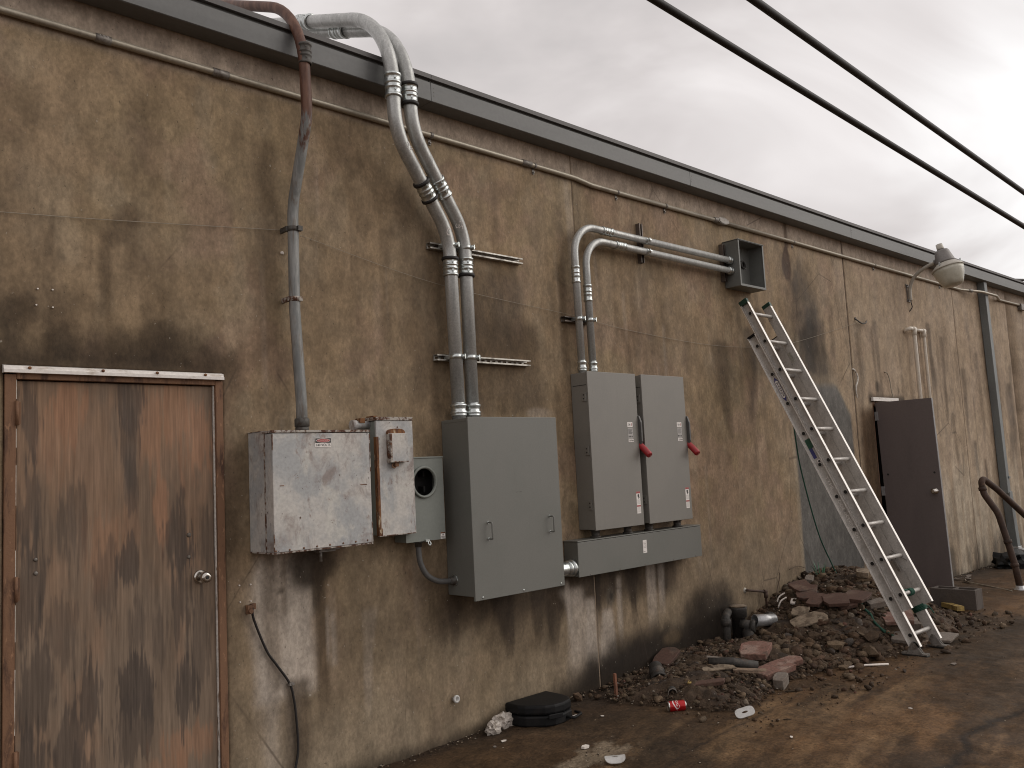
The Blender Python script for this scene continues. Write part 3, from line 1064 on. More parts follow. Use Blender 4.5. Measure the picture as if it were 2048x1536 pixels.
    rim = ss(.10, .02, np.abs(z - top_z - .02 + q * .5)) * ss(8.0, 8.1, x) * ss(9.34, 9.28, x)
    c = mix3(c, (0.30, 0.245, 0.18), rim * .35)
    c = mix3(c, (0.33, 0.285, 0.225), ss(.05, .01, np.abs(x - 8.02 + q * .3)) * ss(2.2, 1.9, z) * .45)
    c = c * (.88 + .24 * ss(.30, .70, fbm(x * 15, z * 9, 2, 6)))[..., None]
    c = c * np.array((1.0, .965, .885))
    return np.clip(c, .005, .8)


panel_x = [(-5.0, .452), (.468, 4.944), (4.956, 9.425), (9.452, 12.62), (12.635, 14.80), (14.82, 24.0)]
for (a, b) in panel_x:
    segs = []
    bp = [v for v in (DOOR1[0], DOOR1[1], DOOR2[0], DOOR2[1]) if a < v < b]
    e = [a] + sorted(bp) + [b]
    for p, q in zip(e[:-1], e[1:]):
        m_ = (p + q) / 2
        st_ = .5 if (m_ < .4 or m_ > 18) else (.017 if m_ < 8 else .026)
        segs.append((p, q, st_))
    xs = seq(*segs)
    zs = seq((-.15, 2.245, .017), (2.245, 2.25, .005), (2.25, WTOP, .0175)) if (a > 0 and a < 10) else seq((-.15, WTOP, .03))
    XX, ZZ = np.meshgrid(xs, zs, indexing='ij')
    xm = (xs[:-1] + xs[1:]) / 2
    zm = (zs[:-1] + zs[1:]) / 2
    XM, ZM = np.meshgrid(xm, zm, indexing='ij')
    mk = np.ones(XM.shape, bool)
    for d0, d1, dt in (DOOR1, DOOR2):
        mk &= ~((XM > d0) & (XM < d1) & (ZM < dt))

    def wfn(X, Z):
        rel = (fbm(X * 1.4, Z * 1.4, 2) - .5) * .012 * ss(.0, .05, np.minimum(X - a, b - X))
        for d0, d1, dt in (DOOR1, DOOR2):
            dd = np.maximum(np.maximum(d0 - X, X - d1), Z - dt)
            rel = rel * ss(.0, .1, dd)
        return X, rel, Z
    grid_mesh('wall_panel', xs, zs, wfn, mk, [M['wall']], bld, (5, 0, 0), wall_col(XX, ZZ), smooth_=False, skirt=.2)

# joint fillers, rear volume of the building
for x0, x1, mm in ((.452, .468, 'sealant_tan'), (4.944, 4.956, 'sealant_tan'), (9.425, 9.452, 'sealant'), (12.62, 12.635, 'sealant_tan'), (14.80, 14.82, 'sealant_tan')):
    MB().box(x0 + .0005, x1 - .0005, .0012 if mm == 'sealant_tan' else .006, .15, -.1, WTOP - .01).build('joint_sealant', M[mm], bld)
mb = MB()
mb.box(-5, 24, 14.8, 15.0, -.1, 4.12)
mb.build('rear_wall', M['plain_concrete'], bld)
MB().box(-5, -4.8, .22, 14.79, -.1, 4.12).build('side_wall', M['plain_concrete'], bld)
MB().box(23.8, 24, .22, 14.79, -.1, 4.12).build('side_wall', M['plain_concrete'], bld)
MB().box(-4.99, 23.99, .0, 14.99, 4.125, 4.19).build('roof_deck', M['roof'], bld)
for d0, d1, dt in (DOOR1, DOOR2):
    mb = MB()
    mb.box(d0 - .1, d1 + .1, .9, .95, 0, dt + .2).box(d0 - .12, d0 - .1, .21, .9, 0, dt + .2).box(d1 + .1, d1 + .12, .21, .9, 0, dt + .2).box(d0 - .1, d1 + .1, .21, .9, dt + .2, dt + .22)
    mb.build('dark_backing', M['dark_inside'], bld)  # added near-black backing; darkness of the unlit interior put into its colour


def zo(x):
    return float(np.interp(x, [-5, 2, 9, 24], [.045, .025, -.012, -.012]))


FX = [-5.0, -1.4, 1.0, 3.48, 6.35, 9.4, 12.4, 15.4, 18.4, 24.0]
for a, b in zip(FX[:-1], FX[1:]):
    b2 = b - .004
    prof = [(-.005, 4.058), (-.138, 4.058), (-.143, 4.062), (-.143, 4.184), (-.122, 4.187), (-.122, 4.209), (-.005, 4.209)]
    mb = MB()
    mb.prism([(a, y, z + zo(a)) for y, z in prof], (b2 - a, 0, 0))
    for k, v in enumerate(mb.v):
        if abs(v[0] - b2) < 1e-6:
            mb.v[k] = (v[0], v[1], v[2] - zo(a) + zo(b))
    mb.build('fascia_panel', M['fascia'], bld)
    mb = MB()
    prof = [(-.004, 4.210), (-.127, 4.210), (-.150, 4.208), (-.154, 4.236), (-.14, 4.241), (.2, 4.250), (.2, 4.235), (-.004, 4.232)]
    mb.prism([(a, y, z + zo(a)) for y, z in prof], (b2 - a, 0, 0))
    for k, v in enumerate(mb.v):
        if abs(v[0] - b2) < 1e-6:
            mb.v[k] = (v[0], v[1], v[2] - zo(a) + zo(b))
    mb.build('roof_drip_edge', M['fascia_lip'], bld)
    if 0 < a < 13:
        for q in (4.10, 4.125, 4.15):
            MB().lathe((a + .02, -.142, q + zo(a)), (0, -1, 0), [(0, .0035), (.002, .003)], 8).build('rivet', M['fitting_dark'], bld)


# ------------------------------------------------------------------ plywood door at the left
d = thing('plywood_door', (1.57, 0, 0.03), 'weathered brown plywood door with worn dark patches in a rusty frame', 'door')


def door_col(x, z):
    u = 62 + (x - 1.106) / .001345
    v = 125 + (2.185 - z) / .001375
    st = fbm(x * 48, z * 4.2, 1, 5)
    st2 = fbm(x * 120, z * 6, 3, 3)
    md = fbm(x * 8, z * 4.5, 5, 5)
    st3 = vn(x * 150, z * 9, 2) * .6 + vn(x * 210, z * 22, 6) * .4
    c = np.zeros(x.shape + (3,)) + np.array((0.215, 0.138, 0.088))
    c = mix3(c, (0.190, 0.138, 0.098), ss(500, 1100, v + (md - .5) * 700))
    c = mix3(c, (0.235, 0.150, 0.098), ss(.50, .64, fbm(x * 5 + 3, z * 2.2, 2, 5)) * .7)
    c = mix3(c, (0.150, 0.108, 0.076), ss(.50, .66, fbm(x * 9 + 8, z * 2.0, 6, 5)) * .7)
    rag = (st - .5) * 1.7 + (md - .5) * 1.1 + (st2 - .5) * .6
    for (a, b, ru, rv, q) in ((220, 220, 60, 110, .8), (520, 290, 60, 170, .6), (600, 230, 60, 120, .5), (690, 350, 60, 150, .8), (550, 580, 32, 150, .85), (330, 690, 80, 140, .45), (170, 330, 60, 150, .4), (640, 1420, 110, 70, .65), (560, 1500, 80, 60, .5), (430, 640, 40, 100, .3)):
        r = np.hypot((u - a) / ru, (v - b) / rv)
        c = mix3(c, (0.31, 0.165, 0.096), ss(1.15, .66, r + rag * .85 + (st3 - .5) * .7) * q * .85)
    for (a, b, ru, rv, q) in ((100, 270, 42, 160, .7), (105, 560, 45, 190, .65), (100, 800, 50, 200, .7), (440, 190, 45, 110, .75), (430, 330, 40, 130, .65), (435, 480, 28, 90, .6), (430, 780, 40, 95, .85), (610, 700, 55, 130, .75), (620, 900, 50, 190, .7), (725, 680, 40, 120, .45), (250, 640, 60, 150, .5), (350, 820, 45, 130, .5), (450, 1180, 62, 110, .95), (310, 1200, 45, 140, .85), (130, 1130, 50, 170, .7), (630, 1250, 38, 120, .85), (230, 1350, 60, 110, .75), (120, 1420, 60, 140, .85), (430, 1340, 70, 110, .7), (280, 1460, 40, 110, .7), (460, 960, 40, 120, .5), (540, 1020, 40, 120, .45), (690, 1060, 40, 160, .5), (200, 950, 50, 120, .5)):
        r = np.hypot((u - a) / ru, (v - b) / rv)
        c = mix3(c, (0.076, 0.058, 0.047), ss(1.12, .74, r + rag * .95 + (st3 - .5) * .8) * q * .9)
    c = c * (.74 + .52 * st2)[..., None] * (.86 + .28 * st)[..., None]
    return np.clip(c, .01, .7)


_dx, _dz = seq((1.107, 2.033, .0032)), seq((.035, 2.185, .0065))
_X, _Z = np.meshgrid(_dx, _dz, indexing='ij')
leaf = grid_mesh('door_leaf', _dx, _dz, lambda X, Z: (X, .014 + 0 * X, Z), None, [M['plywood']], d, (1.57, 0, .03), door_col(_X, _Z), skirt=.044)
mb = MB()
mb.box(1.053, 1.100, -.012, .10, -.02, 2.212).box(2.041, 2.082, -.012, .10, -.02, 2.212)
mb.box(1.1005, 2.0405, -.010, .10, 2.19, 2.247)
mb.build('door_frame', M['rust_frame'], d, bevel=.003)
MB().box(2.0345, 2.0405, .004, .03, .03, 2.19).build('weather_strip', M['caulk'], d)
mb = MB()
for a, b in ((2.10, 2.19), (1.88, 1.965), (1.62, 1.80), (1.30, 1.42), (1.02, 1.18), (.62, .9), (.1, .45)):
    mb.box(1.1003, 1.1057, .004, .03, a, b)
mb.build('weather_strip', M['caulk'], d)
cap = MB()
cap.prism([(1.045, -.002, 2.217), (1.045, -.034, 2.217), (1.045, -.034, 2.232), (1.045, -.028, 2.234), (1.045, -.024, 2.248), (1.045, -.002, 2.254)], (1.036, 0, 0))
cap = cap.build('drip_cap', M['white_paint'], d)
for x in (1.15, 1.47, 1.73, 1.98):
    MB().lathe((x, -.030, 2.240), (0, -1, .2), [(0, .008), (.004, .007), (.006, .003)], 10).build('screw', M['rust_orange'], cap)
for z in (2.035, 1.25, .50):
    mb = MB()
    mb.tube([(1.103, -.016, z - .055), (1.103, -.016, z + .055)], .008, 10)
    mb.box(1.088, 1.118, -.0125, .016, z - .05, z + .05)
    mb.build('hinge', M['rust_frame'], d)
k = MB()
k.lathe((1.955, .0135, 1.205), (0, -1, 0), [(0, .036), (.006, .036), (.012, .028)], 22)
k.lathe((1.955, .002, 1.205), (0, -1, 0), [(0, .013), (.03, .013), (.034, .024), (.05, .029), (.066, .027), (.072, .020), (.073, .013)], 22)
k = k.build('door_knob', M['chrome'], d)
MB().lathe((1.955, -.0715, 1.205), (0, -1, 0), [(0, .009), (.003, .008)], 14).build('key_cylinder', M['black'], k)
for x, z, r in ((1.899, 1.421, .012), (1.897, 1.311, .010), (1.188, 1.371, .009), (1.189, 1.31, .010)):
    MB().lathe((x, .0135, z), (0, -1, 0), [(0, r), (.004, r * .8), (.005, r * .3)], 12).build('bolt_plug', M['fitting_old'], d)

# ------------------------------------------------------------------ conduits
def coupling(parent, p, ax, r, ln=.13, rings=2, black=False, name='coupling', m='zinc', ro=None):
    p = Vector(p)
    ax = Vector(ax).normalized()
    p0 = p - ax * ln / 2
    R1, R2 = r * 1.10, r * 1.22
    pr = [(0, r * 1.02), (.001, R2), (ln * .10, R2), (ln * .12, R1 * 1.02), (ln * .36, R1), (ln * .38, R2 * .97), (ln * .44, R2 * .97), (ln * .46, R1), (ln * .56, R1), (ln * .58, R2 * .97),
          (ln * .64, R2 * .97), (ln * .66, R1), (ln * .88, R1 * 1.02), (ln * .90, R2), (ln - .001, R2), (ln, r * 1.02)]
    o = MB().lathe(p0, ax, pr, 22, caps=False).build(name, M[m], parent)
    if black:
        for t in black:
            MB().lathe(p0 + ax * (ln * t - .011), ax, [(0, r * 1.05), (.001, R2 * 1.04), (.011, R2 * 1.08), (.021, R2 * 1.04), (.022, r * 1.05)], 20, caps=False).build('black_ring', M['cable_black'], o)
    # set-screw lug
    side = ax.cross(Vector((0, -1, 0)))
    if side.length < .1:
        side = Vector((1, 0, 0))
    v = (Vector((-.35, -1, 0)) - ax * Vector((-.35, -1, 0)).dot(ax)).normalized()
    for t in (.27, .77):
        MB().lathe(p0 + ax * ln * t + v * r * 1.05, v, [(0, r * .2), (r * .14, r * .19)], 8).build('set_screw', M[m], o)
    return o


def connector(parent, p, ax, r, ln=.085, m='zinc'):
    """fitting with a lock ring where a conduit enters a box; p = box face, ax leads out along the conduit"""
    R1, R2 = r * 1.10, r * 1.26
    pr = [(-.03, r * .98), (-.001, r * .98), (0, R2 * .94), (.012, R2 * .94), (.013, R1), (ln * .2, R2), (ln * .32, R2 * 1.02), (ln * .42, R1), (ln * .70, R1), (ln * .74, R2), (ln * .88, R2), (ln * .9, R1), (ln, r * 1.02)]
    return MB().lathe(p, ax, pr, 22, caps=False).build('connector', M[m], parent)


BIG = .0435
c1 = thing('steel_conduit', (3.64, -.09, 2.012), 'left of two thick steel conduits rising from the grey cabinet over the roof edge', 'conduit', 'thick steel conduits over the roof')
p1 = fillet([(3.640, -.09, 2.0125), (3.620, -.09, 3.215), (3.100, -.25, 3.745), (3.085, -.25, 4.468), (3.045, .70, 4.828), (3.045, 1.5, 5.13)], [.36, .36, .58, .5], 12)
MB().tube(p1, BIG, 24).build('pipe', M['steel_pipe'], c1)
coupling(c1, (3.0955, -.25, 4.035), (0, 0, 1), BIG, .15)
coupling(c1, (3.385, -.163, 3.455), (-.52, -.16, .53), BIG, .13, black=(.05, .97))
coupling(c1, (3.622, -.09, 3.005), (0, 0, 1), BIG, .12, black=(.95,))
coupling(c1, (3.046, .66, 4.813), (0, .935, .354), BIG, .16)
connector(c1, (3.640, -.09, 2.03), (-.015, 0, 1), BIG)
c2 = thing('steel_conduit', (3.757, -.09, 2.012), 'right of two thick steel conduits rising from the grey cabinet over the roof edge', 'conduit', 'thick steel conduits over the roof')
p2 = fillet([(3.757, -.09, 2.0125), (3.754, -.09, 3.245), (3.228, -.25, 3.780), (3.205, -.25, 4.435), (3.165, .70, 4.795), (3.165, 1.5, 5.097)], [.36, .36, .58, .5], 12)
MB().tube(p2, BIG, 24).build('pipe', M['steel_pipe'], c2)
coupling(c2, (3.219, -.25, 4.01), (0, 0, 1), BIG, .13, black=(.02, .97))
coupling(c2, (3.508, -.163, 3.497), (-.52, -.16, .53), BIG, .13)
coupling(c2, (3.755, -.09, 3.02), (0, 0, 1), BIG, .12, black=(.04,))
coupling(c2, (3.170, .42, 4.689), (0, .935, .354), BIG, .16)
connector(c2, (3.757, -.09, 2.03), (0, 0, 1), BIG)
# chalked size marks on the pipes
for par, body, x, z, y, h, an in ((c1, 'DIM', 3.185, 3.66, -.29, .05, 0.6), (c1, 'C', 3.575, 3.225, -.149, .05, .2), (c2, 'GA', 3.675, 3.285, -.155, .045, .2)):
    V, F, o2 = text_mesh(body, 0, 0, 0, height=h, width=h * (1.1 if len(body) > 1 else .6))
    V = [(x + v[0] * math.cos(an) + v[2] * math.sin(an), y, z - v[0] * math.sin(an) + v[2] * math.cos(an)) for v in V]
    pp = p1 if par is c1 else p2
    pp = [a_.lerp(b_, k_ / 24) for a_, b_ in zip(pp[:-1], pp[1:]) for k_ in range(24)]
    V2 = []
    for v in V:
        q = min(pp, key=lambda P: abs(P.z - v[2]))
        dx = max(-.9, min(.9, (v[0] - q.x) / (BIG * 1.25)))
        V2.append((v[0], q.y - BIG * 1.0 * math.sqrt(1 - dx * dx) - .003, v[2]))
    MB().add(V2, F).build('chalk_mark', M['label_white'], par)

SM = .0285
c3 = thing('steel_conduit', (4.862, -.08, 2.362), 'outer slimmer steel conduit bending from left switch box to open junction box', 'conduit', 'slim steel conduits to the junction box')
MB().tube(fillet([(4.862, -.08, 2.3625), (4.850, -.08, 3.497), (6.985, -.08, 3.492)], .235, 14), SM, 20).build('pipe', M['steel_pipe'], c3)
coupling(c3, (4.852, -.08, 3.105), (0, 0, 1), SM, .13)
coupling(c3, (5.245, -.08, 3.496), (1, 0, 0), SM, .12)
connector(c3, (4.862, -.08, 2.375), (0, 0, 1), SM, .08)
connector(c3, (7.004, -.08, 3.492), (-1, 0, 0), SM, .06)
c4 = thing('steel_conduit', (4.986, -.08, 2.362), 'inner slimmer steel conduit bending from left switch box to open junction box', 'conduit', 'slim steel conduits to the junction box')
MB().tube(fillet([(4.986, -.08, 2.3625), (4.974, -.08, 3.404), (6.985, -.08, 3.394)], .215, 14), SM, 20).build('pipe', M['steel_pipe'], c4)
coupling(c4, (4.976, -.08, 2.975), (0, 0, 1), SM, .13)
coupling(c4, (5.395, -.08, 3.402), (1, 0, 0), SM, .12)
connector(c4, (4.986, -.08, 2.375), (0, 0, 1), SM, .08)
connector(c4, (7.004, -.08, 3.394), (-1, 0, 0), SM, .06)


def strut(name, a, b, vertical, label, m='strut', clamps=(), solid=False):
    """slotted U channel fixed flat on the wall from a to b (x, z)"""
    mid = ((a[0] + b[0]) / 2, -.0, (a[1] + b[1]) / 2)
    t = thing(name, mid, label, 'strut', 'slotted steel struts holding the conduits')
    ln = (b[1] - a[1]) if vertical else (b[0] - a[0])
    h = .0205
    mb = MB()

    def bx(s0, s1, w0, w1, y0, y1):
        if vertical:
            mb.box(a[0] + w0, a[0] + w1, y0, y1, a[1] + s0, a[1] + s1)
        else:
            s = a[1] + (b[1] - a[1]) * .5
            mb.box(a[0] + s0, a[0] + s1, y0, y1, s + w0, s + w1)
    bx(0, ln, -h, -h + .003, -.0405, -.004)
    bx(0, ln, h - .003, h, -.0405, -.004)
    bx(0, ln, -h, -.011, -.043, -.0405)
    bx(0, ln, .011, h, -.043, -.0405)
    bx(0, ln, -h, -.007, -.0039, -.001)
    bx(0, ln, .007, h, -.0039, -.001)
    nsl = int(ln / .05)
    for k in range(nsl + 1):
        s0 = max(0, k * .05 - .010)
        s1 = min(ln, k * .05 + .010)
        if s1 > s0:
            bx(s0, s1, -.007, .007, -.0039, -.001)
    mb.build('channel', M[m], t)
    for (x, y, z, r) in clamps:
        cl = MB()
        if vertical:
            cl.lathe((x - .012, y, z), (1, 0, 0), [(0, r), (0, r * 1.07), (.024, r * 1.07), (.024, r)], 20, caps=False)
            cl.box(x - .012, x + .012, y - r - .028, y - r, z - .004, z + .004)
            cl.lathe((x, y - r - .014, z - .016), (0, 0, 1), [(0, .008), (.032, .008)], 8)
        else:
            cl.lathe((x, y, z - .015), (0, 0, 1), [(0, r), (0, r * 1.07), (.03, r * 1.07), (.03, r)], 20, caps=False)
            cl.box(x + r * .62, x + r * .62 + .008, y - r - .018, y - r * .7, z - .015, z + .015)
            cl.lathe((x + r * .62 - .012, y - r - .004, z), (1, 0, 0), [(0, .012), (.016, .012), (.017, .006), (.034, .006)], 8)
            cl.box(x - r * 1.05, x - r * .95, y, -.03, z - .014, z + .014)
            cl.box(x + r * .95, x + r * 1.05, y, -.03, z - .014, z + .014)
        cl.build('pipe_clamp', M['zinc'], t)
    return t


strut('strut_channel', (3.50, 3.148), (4.338, 3.148), False, 'upper horizontal slotted strut behind the thick conduits', clamps=((3.621, -.09, 3.15, BIG), (3.754, -.09, 3.15, BIG)))
strut('strut_channel', (3.52, 2.414), (4.362, 2.414), False, 'lower horizontal slotted strut behind the thick conduits just above the cabinet', clamps=((3.633, -.09, 2.414, BIG), (3.756, -.09, 2.414, BIG)))
strut('strut_channel', (4.745, 2.768), (5.03, 2.768), False, 'short dark horizontal strut behind the slim conduits above the switches', 'strut_dark', clamps=((4.858, -.08, 2.768, SM), (4.982, -.08, 2.768, SM)))
strut('strut_channel', (5.735, 3.318), (5.735, 3.650), True, 'short vertical strut crossing behind the slim conduits midway', 'strut_dark', clamps=((5.735, -.08, 3.494, SM), (5.735, -.08, 3.4, SM)))
strut('strut_channel', (6.962, 3.300), (6.962, 3.650), True, 'short vertical strut tucked behind the left edge of the open junction box', 'strut_dark')

# old riser
c5 = thing('old_conduit', (2.50, -.10, 1.935), 'old grey conduit with rusty bent top rising from the rusty white box over the roof', 'conduit')
RO = .031
po = fillet([(2.497, -.10, 1.936), (2.497, -.10, 2.10), (2.484, -.075, 2.62), (2.488, -.075, 3.22), (2.500, -.24, 3.70), (2.482, -.24, 4.325), (2.462, .30, 4.570), (2.455, 1.0, 4.89)], [.3, .3, .5, .4, .55, .6], 10)
MB().tube(po, RO, 20).build('pipe', M['old_pipe'], c5)
coupling(c5, (2.497, -.24, 4.06), (0, 0, 1), RO, .12, m='fitting_dark')
MB().lathe((2.497, -.10, 1.937), (0, 0, 1), [(0, .038), (.022, .038), (.023, .034), (.026, .034), (.027, .041), (.066, .041), (.075, .034)], 20).build('hub', M['fitting_dark'], c5)
for z, rot in ((3.085, 1), (2.682, 0)):
    x = 2.486
    mb = MB()
    mb.lathe((x, -.075, z - .014), (0, 0, 1), [(0, RO * 1.0), (0, RO * 1.08), (.028, RO * 1.08), (.028, RO)], 18, caps=False)
    mb.box(x - RO * 1.35, x - RO * .9, -.075, -.002, z - .014, z + .014)
    if rot:
        mb.box(x + .01, x + .038, -.118, -.09, z - .012, z + .016)
    else:
        mb.box(x + .008, x + .03, -.112, -.1, z - .012, z + .012)
    mb.build('pipe_strap', M['rust_edge' if not rot else 'fitting_dark'], c5)

# long thin run under the roof edge
c6 = thing('thin_conduit', (6.9, -.03, 3.872), 'long thin tan painted conduit running along the wall under the roof edge', 'conduit')
RT = .0185
pt = fillet([(-4.5, -.022, 3.955), (1.2, -.022, 3.918), (4.80, -.022, 3.896), (4.98, -.022, 3.892), (5.16, -.022, 3.872), (6.9, -.022, 3.872)], [.6, .5, .3, .3], 6)
MB().tube(pt, RT, 14).build('pipe', M['emt_old'], c6)
pt = fillet([(7.06, -.022, 3.872), (9.3, -.022, 3.868), (12.9, -.022, 3.862), (13.45, -.135, 3.864), (14.02, -.135, 3.866), (14.5, -.022, 3.872), (15.42, -.022, 3.882), (23, -.022, 3.87)], .3, 6)
MB().tube(pt, RT, 14).build('pipe', M['emt_old'], c6)
MB().lathe((1.44, -.022, 3.9165), (1, 0, -.006), [(0, RT), (.001, RT * 1.2), (.075, RT * 1.2), (.076, RT)], 16, caps=False).build('coupling', M['fitting_old'], c6)
mb = MB()
for k in range(7):
    mb.box(1.448 + k * .009, 1.452 + k * .009 + (k % 3) * .0015, -.0425, -.0415, 3.910, 3.924 + (k % 2) * .003)
mb.build('printed_mark', M['label_white'], c6)
for x, z in ((4.40, 3.8985), (13.10, 3.862), (2.05, 3.9127)):
    MB().lathe((x, -.022 if x < 13 else -.062, z), (1, 0, -.006) if x < 13 else (1, -.2, 0), [(0, RT), (.001, RT * 1.25), (.09, RT * 1.25), (.091, RT)], 16, caps=False).build('coupling', M['fitting_old'], c6)
for x, z in ((3.55, 3.9035), (4.52, 3.8978), (5.47, 3.872), (6.12, 3.872), (8.3, 3.870), (10.2, 3.866), (12.2, 3.863)):
    mb = MB()
    mb.lathe((x, -.022, z), (1, 0, 0), [(0, RT), (0, RT * 1.15), (.02, RT * 1.15), (.02, RT)], 14, caps=False)
    mb.box(x, x + .02, -.006, -.002, z - .06, z - .014)
    mb.lathe((x + .010, -.004, z - .047), (0, -1, 0), [(0, .008), (.012, .008), (.013, .004)], 8)
    mb.build('pipe_strap', M['fitting_old'], c6)
mb = MB()
mb.prism([(6.90 + .085 + .095 * math.cos(t) * (1 if abs(math.cos(t)) > .5 else .9), -.004, 3.874 + .034 * math.sin(t)) for t in [k * 2 * math.pi / 20 for k in range(20)]], (0, -.045, 0), sm=False)
mb.lathe((6.86, -.022, 3.874), (1, 0, 0), [(0, .024), (.05, .026)], 14)
lb = mb.build('conduit_body', M['fitting_old'], c6, bevel=.004)
MB().prism([(6.985 + .075 * math.cos(t), -.0495, 3.874 + .027 * math.sin(t)) for t in [k * 2 * math.pi / 16 for k in range(16)]], (0, -.004, 0)).build('cover_plate', M['fitting_old'], lb)
MB().box(15.40, 15.62, -.06, -.001, 3.80, 3.90).build('outlet_box', M['fitting_old'], c6, bevel=.004)

# ------------------------------------------------------------------ rusty old meter enclosure
b = thing('rusty_white_box', (2.52, 0, 1.30), 'wide rust stained white electrical box carrying a red and black danger sticker', 'electrical box')
MB().box(2.224, 2.825, -.180, -.003, 1.303, 1.934).build('back_box', M['old_paint'], b, bevel=.003)
MB().box(2.2235, 2.8262, -.183, -.180, 1.302, 1.925).build('seam', M['rust_edge'], b)
MB().box(2.224, 2.826, -.266, -.183, 1.306, 1.918).build('front_cover', M['old_paint'], b, bevel=.0035)
mb = MB()
mb.box(2.220, 2.828, -.270, -.150, 1.921, 1.9345).box(2.220, 2.828, -.149, -.002, 1.9345, 1.938)
mb.build('top_flange', M['rust_edge'], b, bevel=.002)
MB().box(2.2225, 2.8275, -.2665, -.004, 1.2985, 1.3055).build('bottom_flange', M['rust_edge'], b)
for k_, (x0_, x1_, y0_, y1_, z0_, z1_) in enumerate(((2.2222, 2.2275, -.2672, -.262, 1.31, 1.40), (2.2222, 2.228, -.2672, -.262, 1.83, 1.915), (2.8215, 2.8274, -.2672, -.262, 1.31, 1.42), (2.8215, 2.8274, -.2672, -.262, 1.7, 1.91), (2.2218, 2.2234, -.190, -.176, 1.32, 1.92))):
    MB().box(x0_, x1_, y0_, y1_, z0_, z1_).build('edge_rust', M['rust_edge'], b)
for x in (2.232, 2.31, 2.393, 2.471, 2.55, 2.633, 2.713, 2.79):
    MB().lathe((x, -.2655, 1.314 + (x - 2.232) * .012), (0, -1, 0), [(0, .006), (.003, .005), (.004, .002)], 8).build('screw', M['rust_frame'], b)
for x0, x1, z in ((2.262, 2.286, 1.646), (2.755, 2.798, 1.629)):
    MB().box(x0, x1, -.2675, -.2655, z - .0022, z + .0022).build('slot', M['rust_frame'], b)
sg = MB().box(2.475, 2.574, -.2678, -.2655, 1.8415, 1.891)
sg = sg.build('danger_sticker', M['label_white'], b)
MB().box(2.477, 2.573, -.2686, -.2679, 1.8645, 1.8895).build('header', M['label_ink'], sg)
MB().prism([(2.525 + .043 * math.cos(t), -.2687, 1.877 + .0105 * math.sin(t)) for t in [k * 2 * math.pi / 24 for k in range(24)]], (0, -.0006, 0)).build('oval_ring', M['label_white'], sg)
MB().prism([(2.525 + .0405 * math.cos(t), -.2694, 1.877 + .009 * math.sin(t)) for t in [k * 2 * math.pi / 24 for k in range(24)]], (0, -.0005, 0)).build('oval', M['label_red'], sg)
V, F, _ = text_mesh('DANGER', 2.525, 1.877, -.2702, width=.058, height=.0105, bold=.01)
MB().add(V, F).build('lettering', M['label_pink'], sg)
V, F, _ = text_mesh('240 VOLTS', 2.5245, 1.8535, -.2684, width=.090, height=.0135, bold=.012)
MB().add(V, F).build('lettering', M['label_ink'], sg)
mb = MB()
mb.box(2.53, 2.65, -.20, -.12, 1.284, 1.2985).tube([(2.555, -.16, 1.285), (2.555, -.16, 1.225)], .008, 10).box(2.53, 2.63, -.19, -.13, 1.276, 1.2835)
mb.build('bottom_latch', M['fitting_old'], b)

b = thing('tall_white_box', (3.07, 0, 1.32), 'tall narrow white box with orange rust down its left edge and small lid on front', 'electrical box')
MB().box(2.946, 3.203, -.150, -.003, 1.330, 1.992).build('back_box', M['meter_grey'], b, bevel=.002)
MB().box(2.942, 3.205, -.166, -.1505, 1.326, 1.994).build('front_cover', M['old_paint'], b, bevel=.002)
MB().box(2.940, 3.206, -.170, -.002, 1.995, 2.016).build('top_flange', M['rust_edge'], b, bevel=.002)
mb = MB()
mb.box(2.9395, 2.9555, -.1675, -.140, 1.327, 1.90).box(2.9405, 2.964, -.1676, -.1662, 1.327, 1.37)
mb.build('rust_streak', M['rust_orange'], b)
MB().box(2.942, 3.205, -.1665, -.148, 1.3235, 1.3292).build('bottom_edge', M['rust_edge'], b)
s2 = MB().box(3.012, 3.137, -.208, -.1665, 1.752, 1.917).build('small_lid', M['old_paint'], b, bevel=.002)
MB().box(3.0105, 3.022, -.2092, -.1668, 1.752, 1.915).build('lid_edge', M['rust_edge'], s2)
MB().box(3.011, 3.138, -.2095, -.1668, 1.7475, 1.7535).build('lid_edge', M['rust_edge'], s2)
mb = MB()
mb.prism([(3.072 + .062 * math.cos(t) * (1 if math.sin(t) < .9 else .98), -.1662, 1.913 + .033 * max(0, math.sin(t)) ** .5) for t in [k * math.pi / 14 for k in range(15)]], (0, -.02, 0))
mb.build('rust_hood', M['rust_orange'], b)
mb = MB().box(3.05, 3.075, -.195, -.1665, 1.722, 1.748).tube(smooth([(3.042, -.185, 1.745), (3.03, -.19, 1.728), (3.042, -.19, 1.715), (3.06, -.185, 1.722)]), .004, 8)
mb.build('latch', M['rust_frame'], b)
mb = MB().lathe((2.8275, -.085, 1.972), (1, 0, .03), [(0, .03), (.03, .03), (.031, .024), (.119, .022)], 14)
mb.build('nipple', M['old_paint'], b)
mb = MB().box(2.87, 2.905, -.11, -.06, 1.985, 2.012).box(2.955, 2.985, -.12, -.05, 2.0165, 2.026)
mb.build('rust_lump', M['rust_orange'], b)

# meter socket
b = thing('meter_socket', (3.32, 0, 1.26), 'empty pale grey meter socket box with a round black opening', 'meter socket')
mb = MB()
mb.box(3.162, 3.462, -.115, -.003, 1.268, 1.274).box(3.162, 3.166, -.115, -.003, 1.2745, 1.765).box(3.458, 3.462, -.115, -.003, 1.2745, 1.765).box(3.166, 3.458, -.012, -.003, 1.2745, 1.765)
mb.build('box', M['meter_grey'], b)
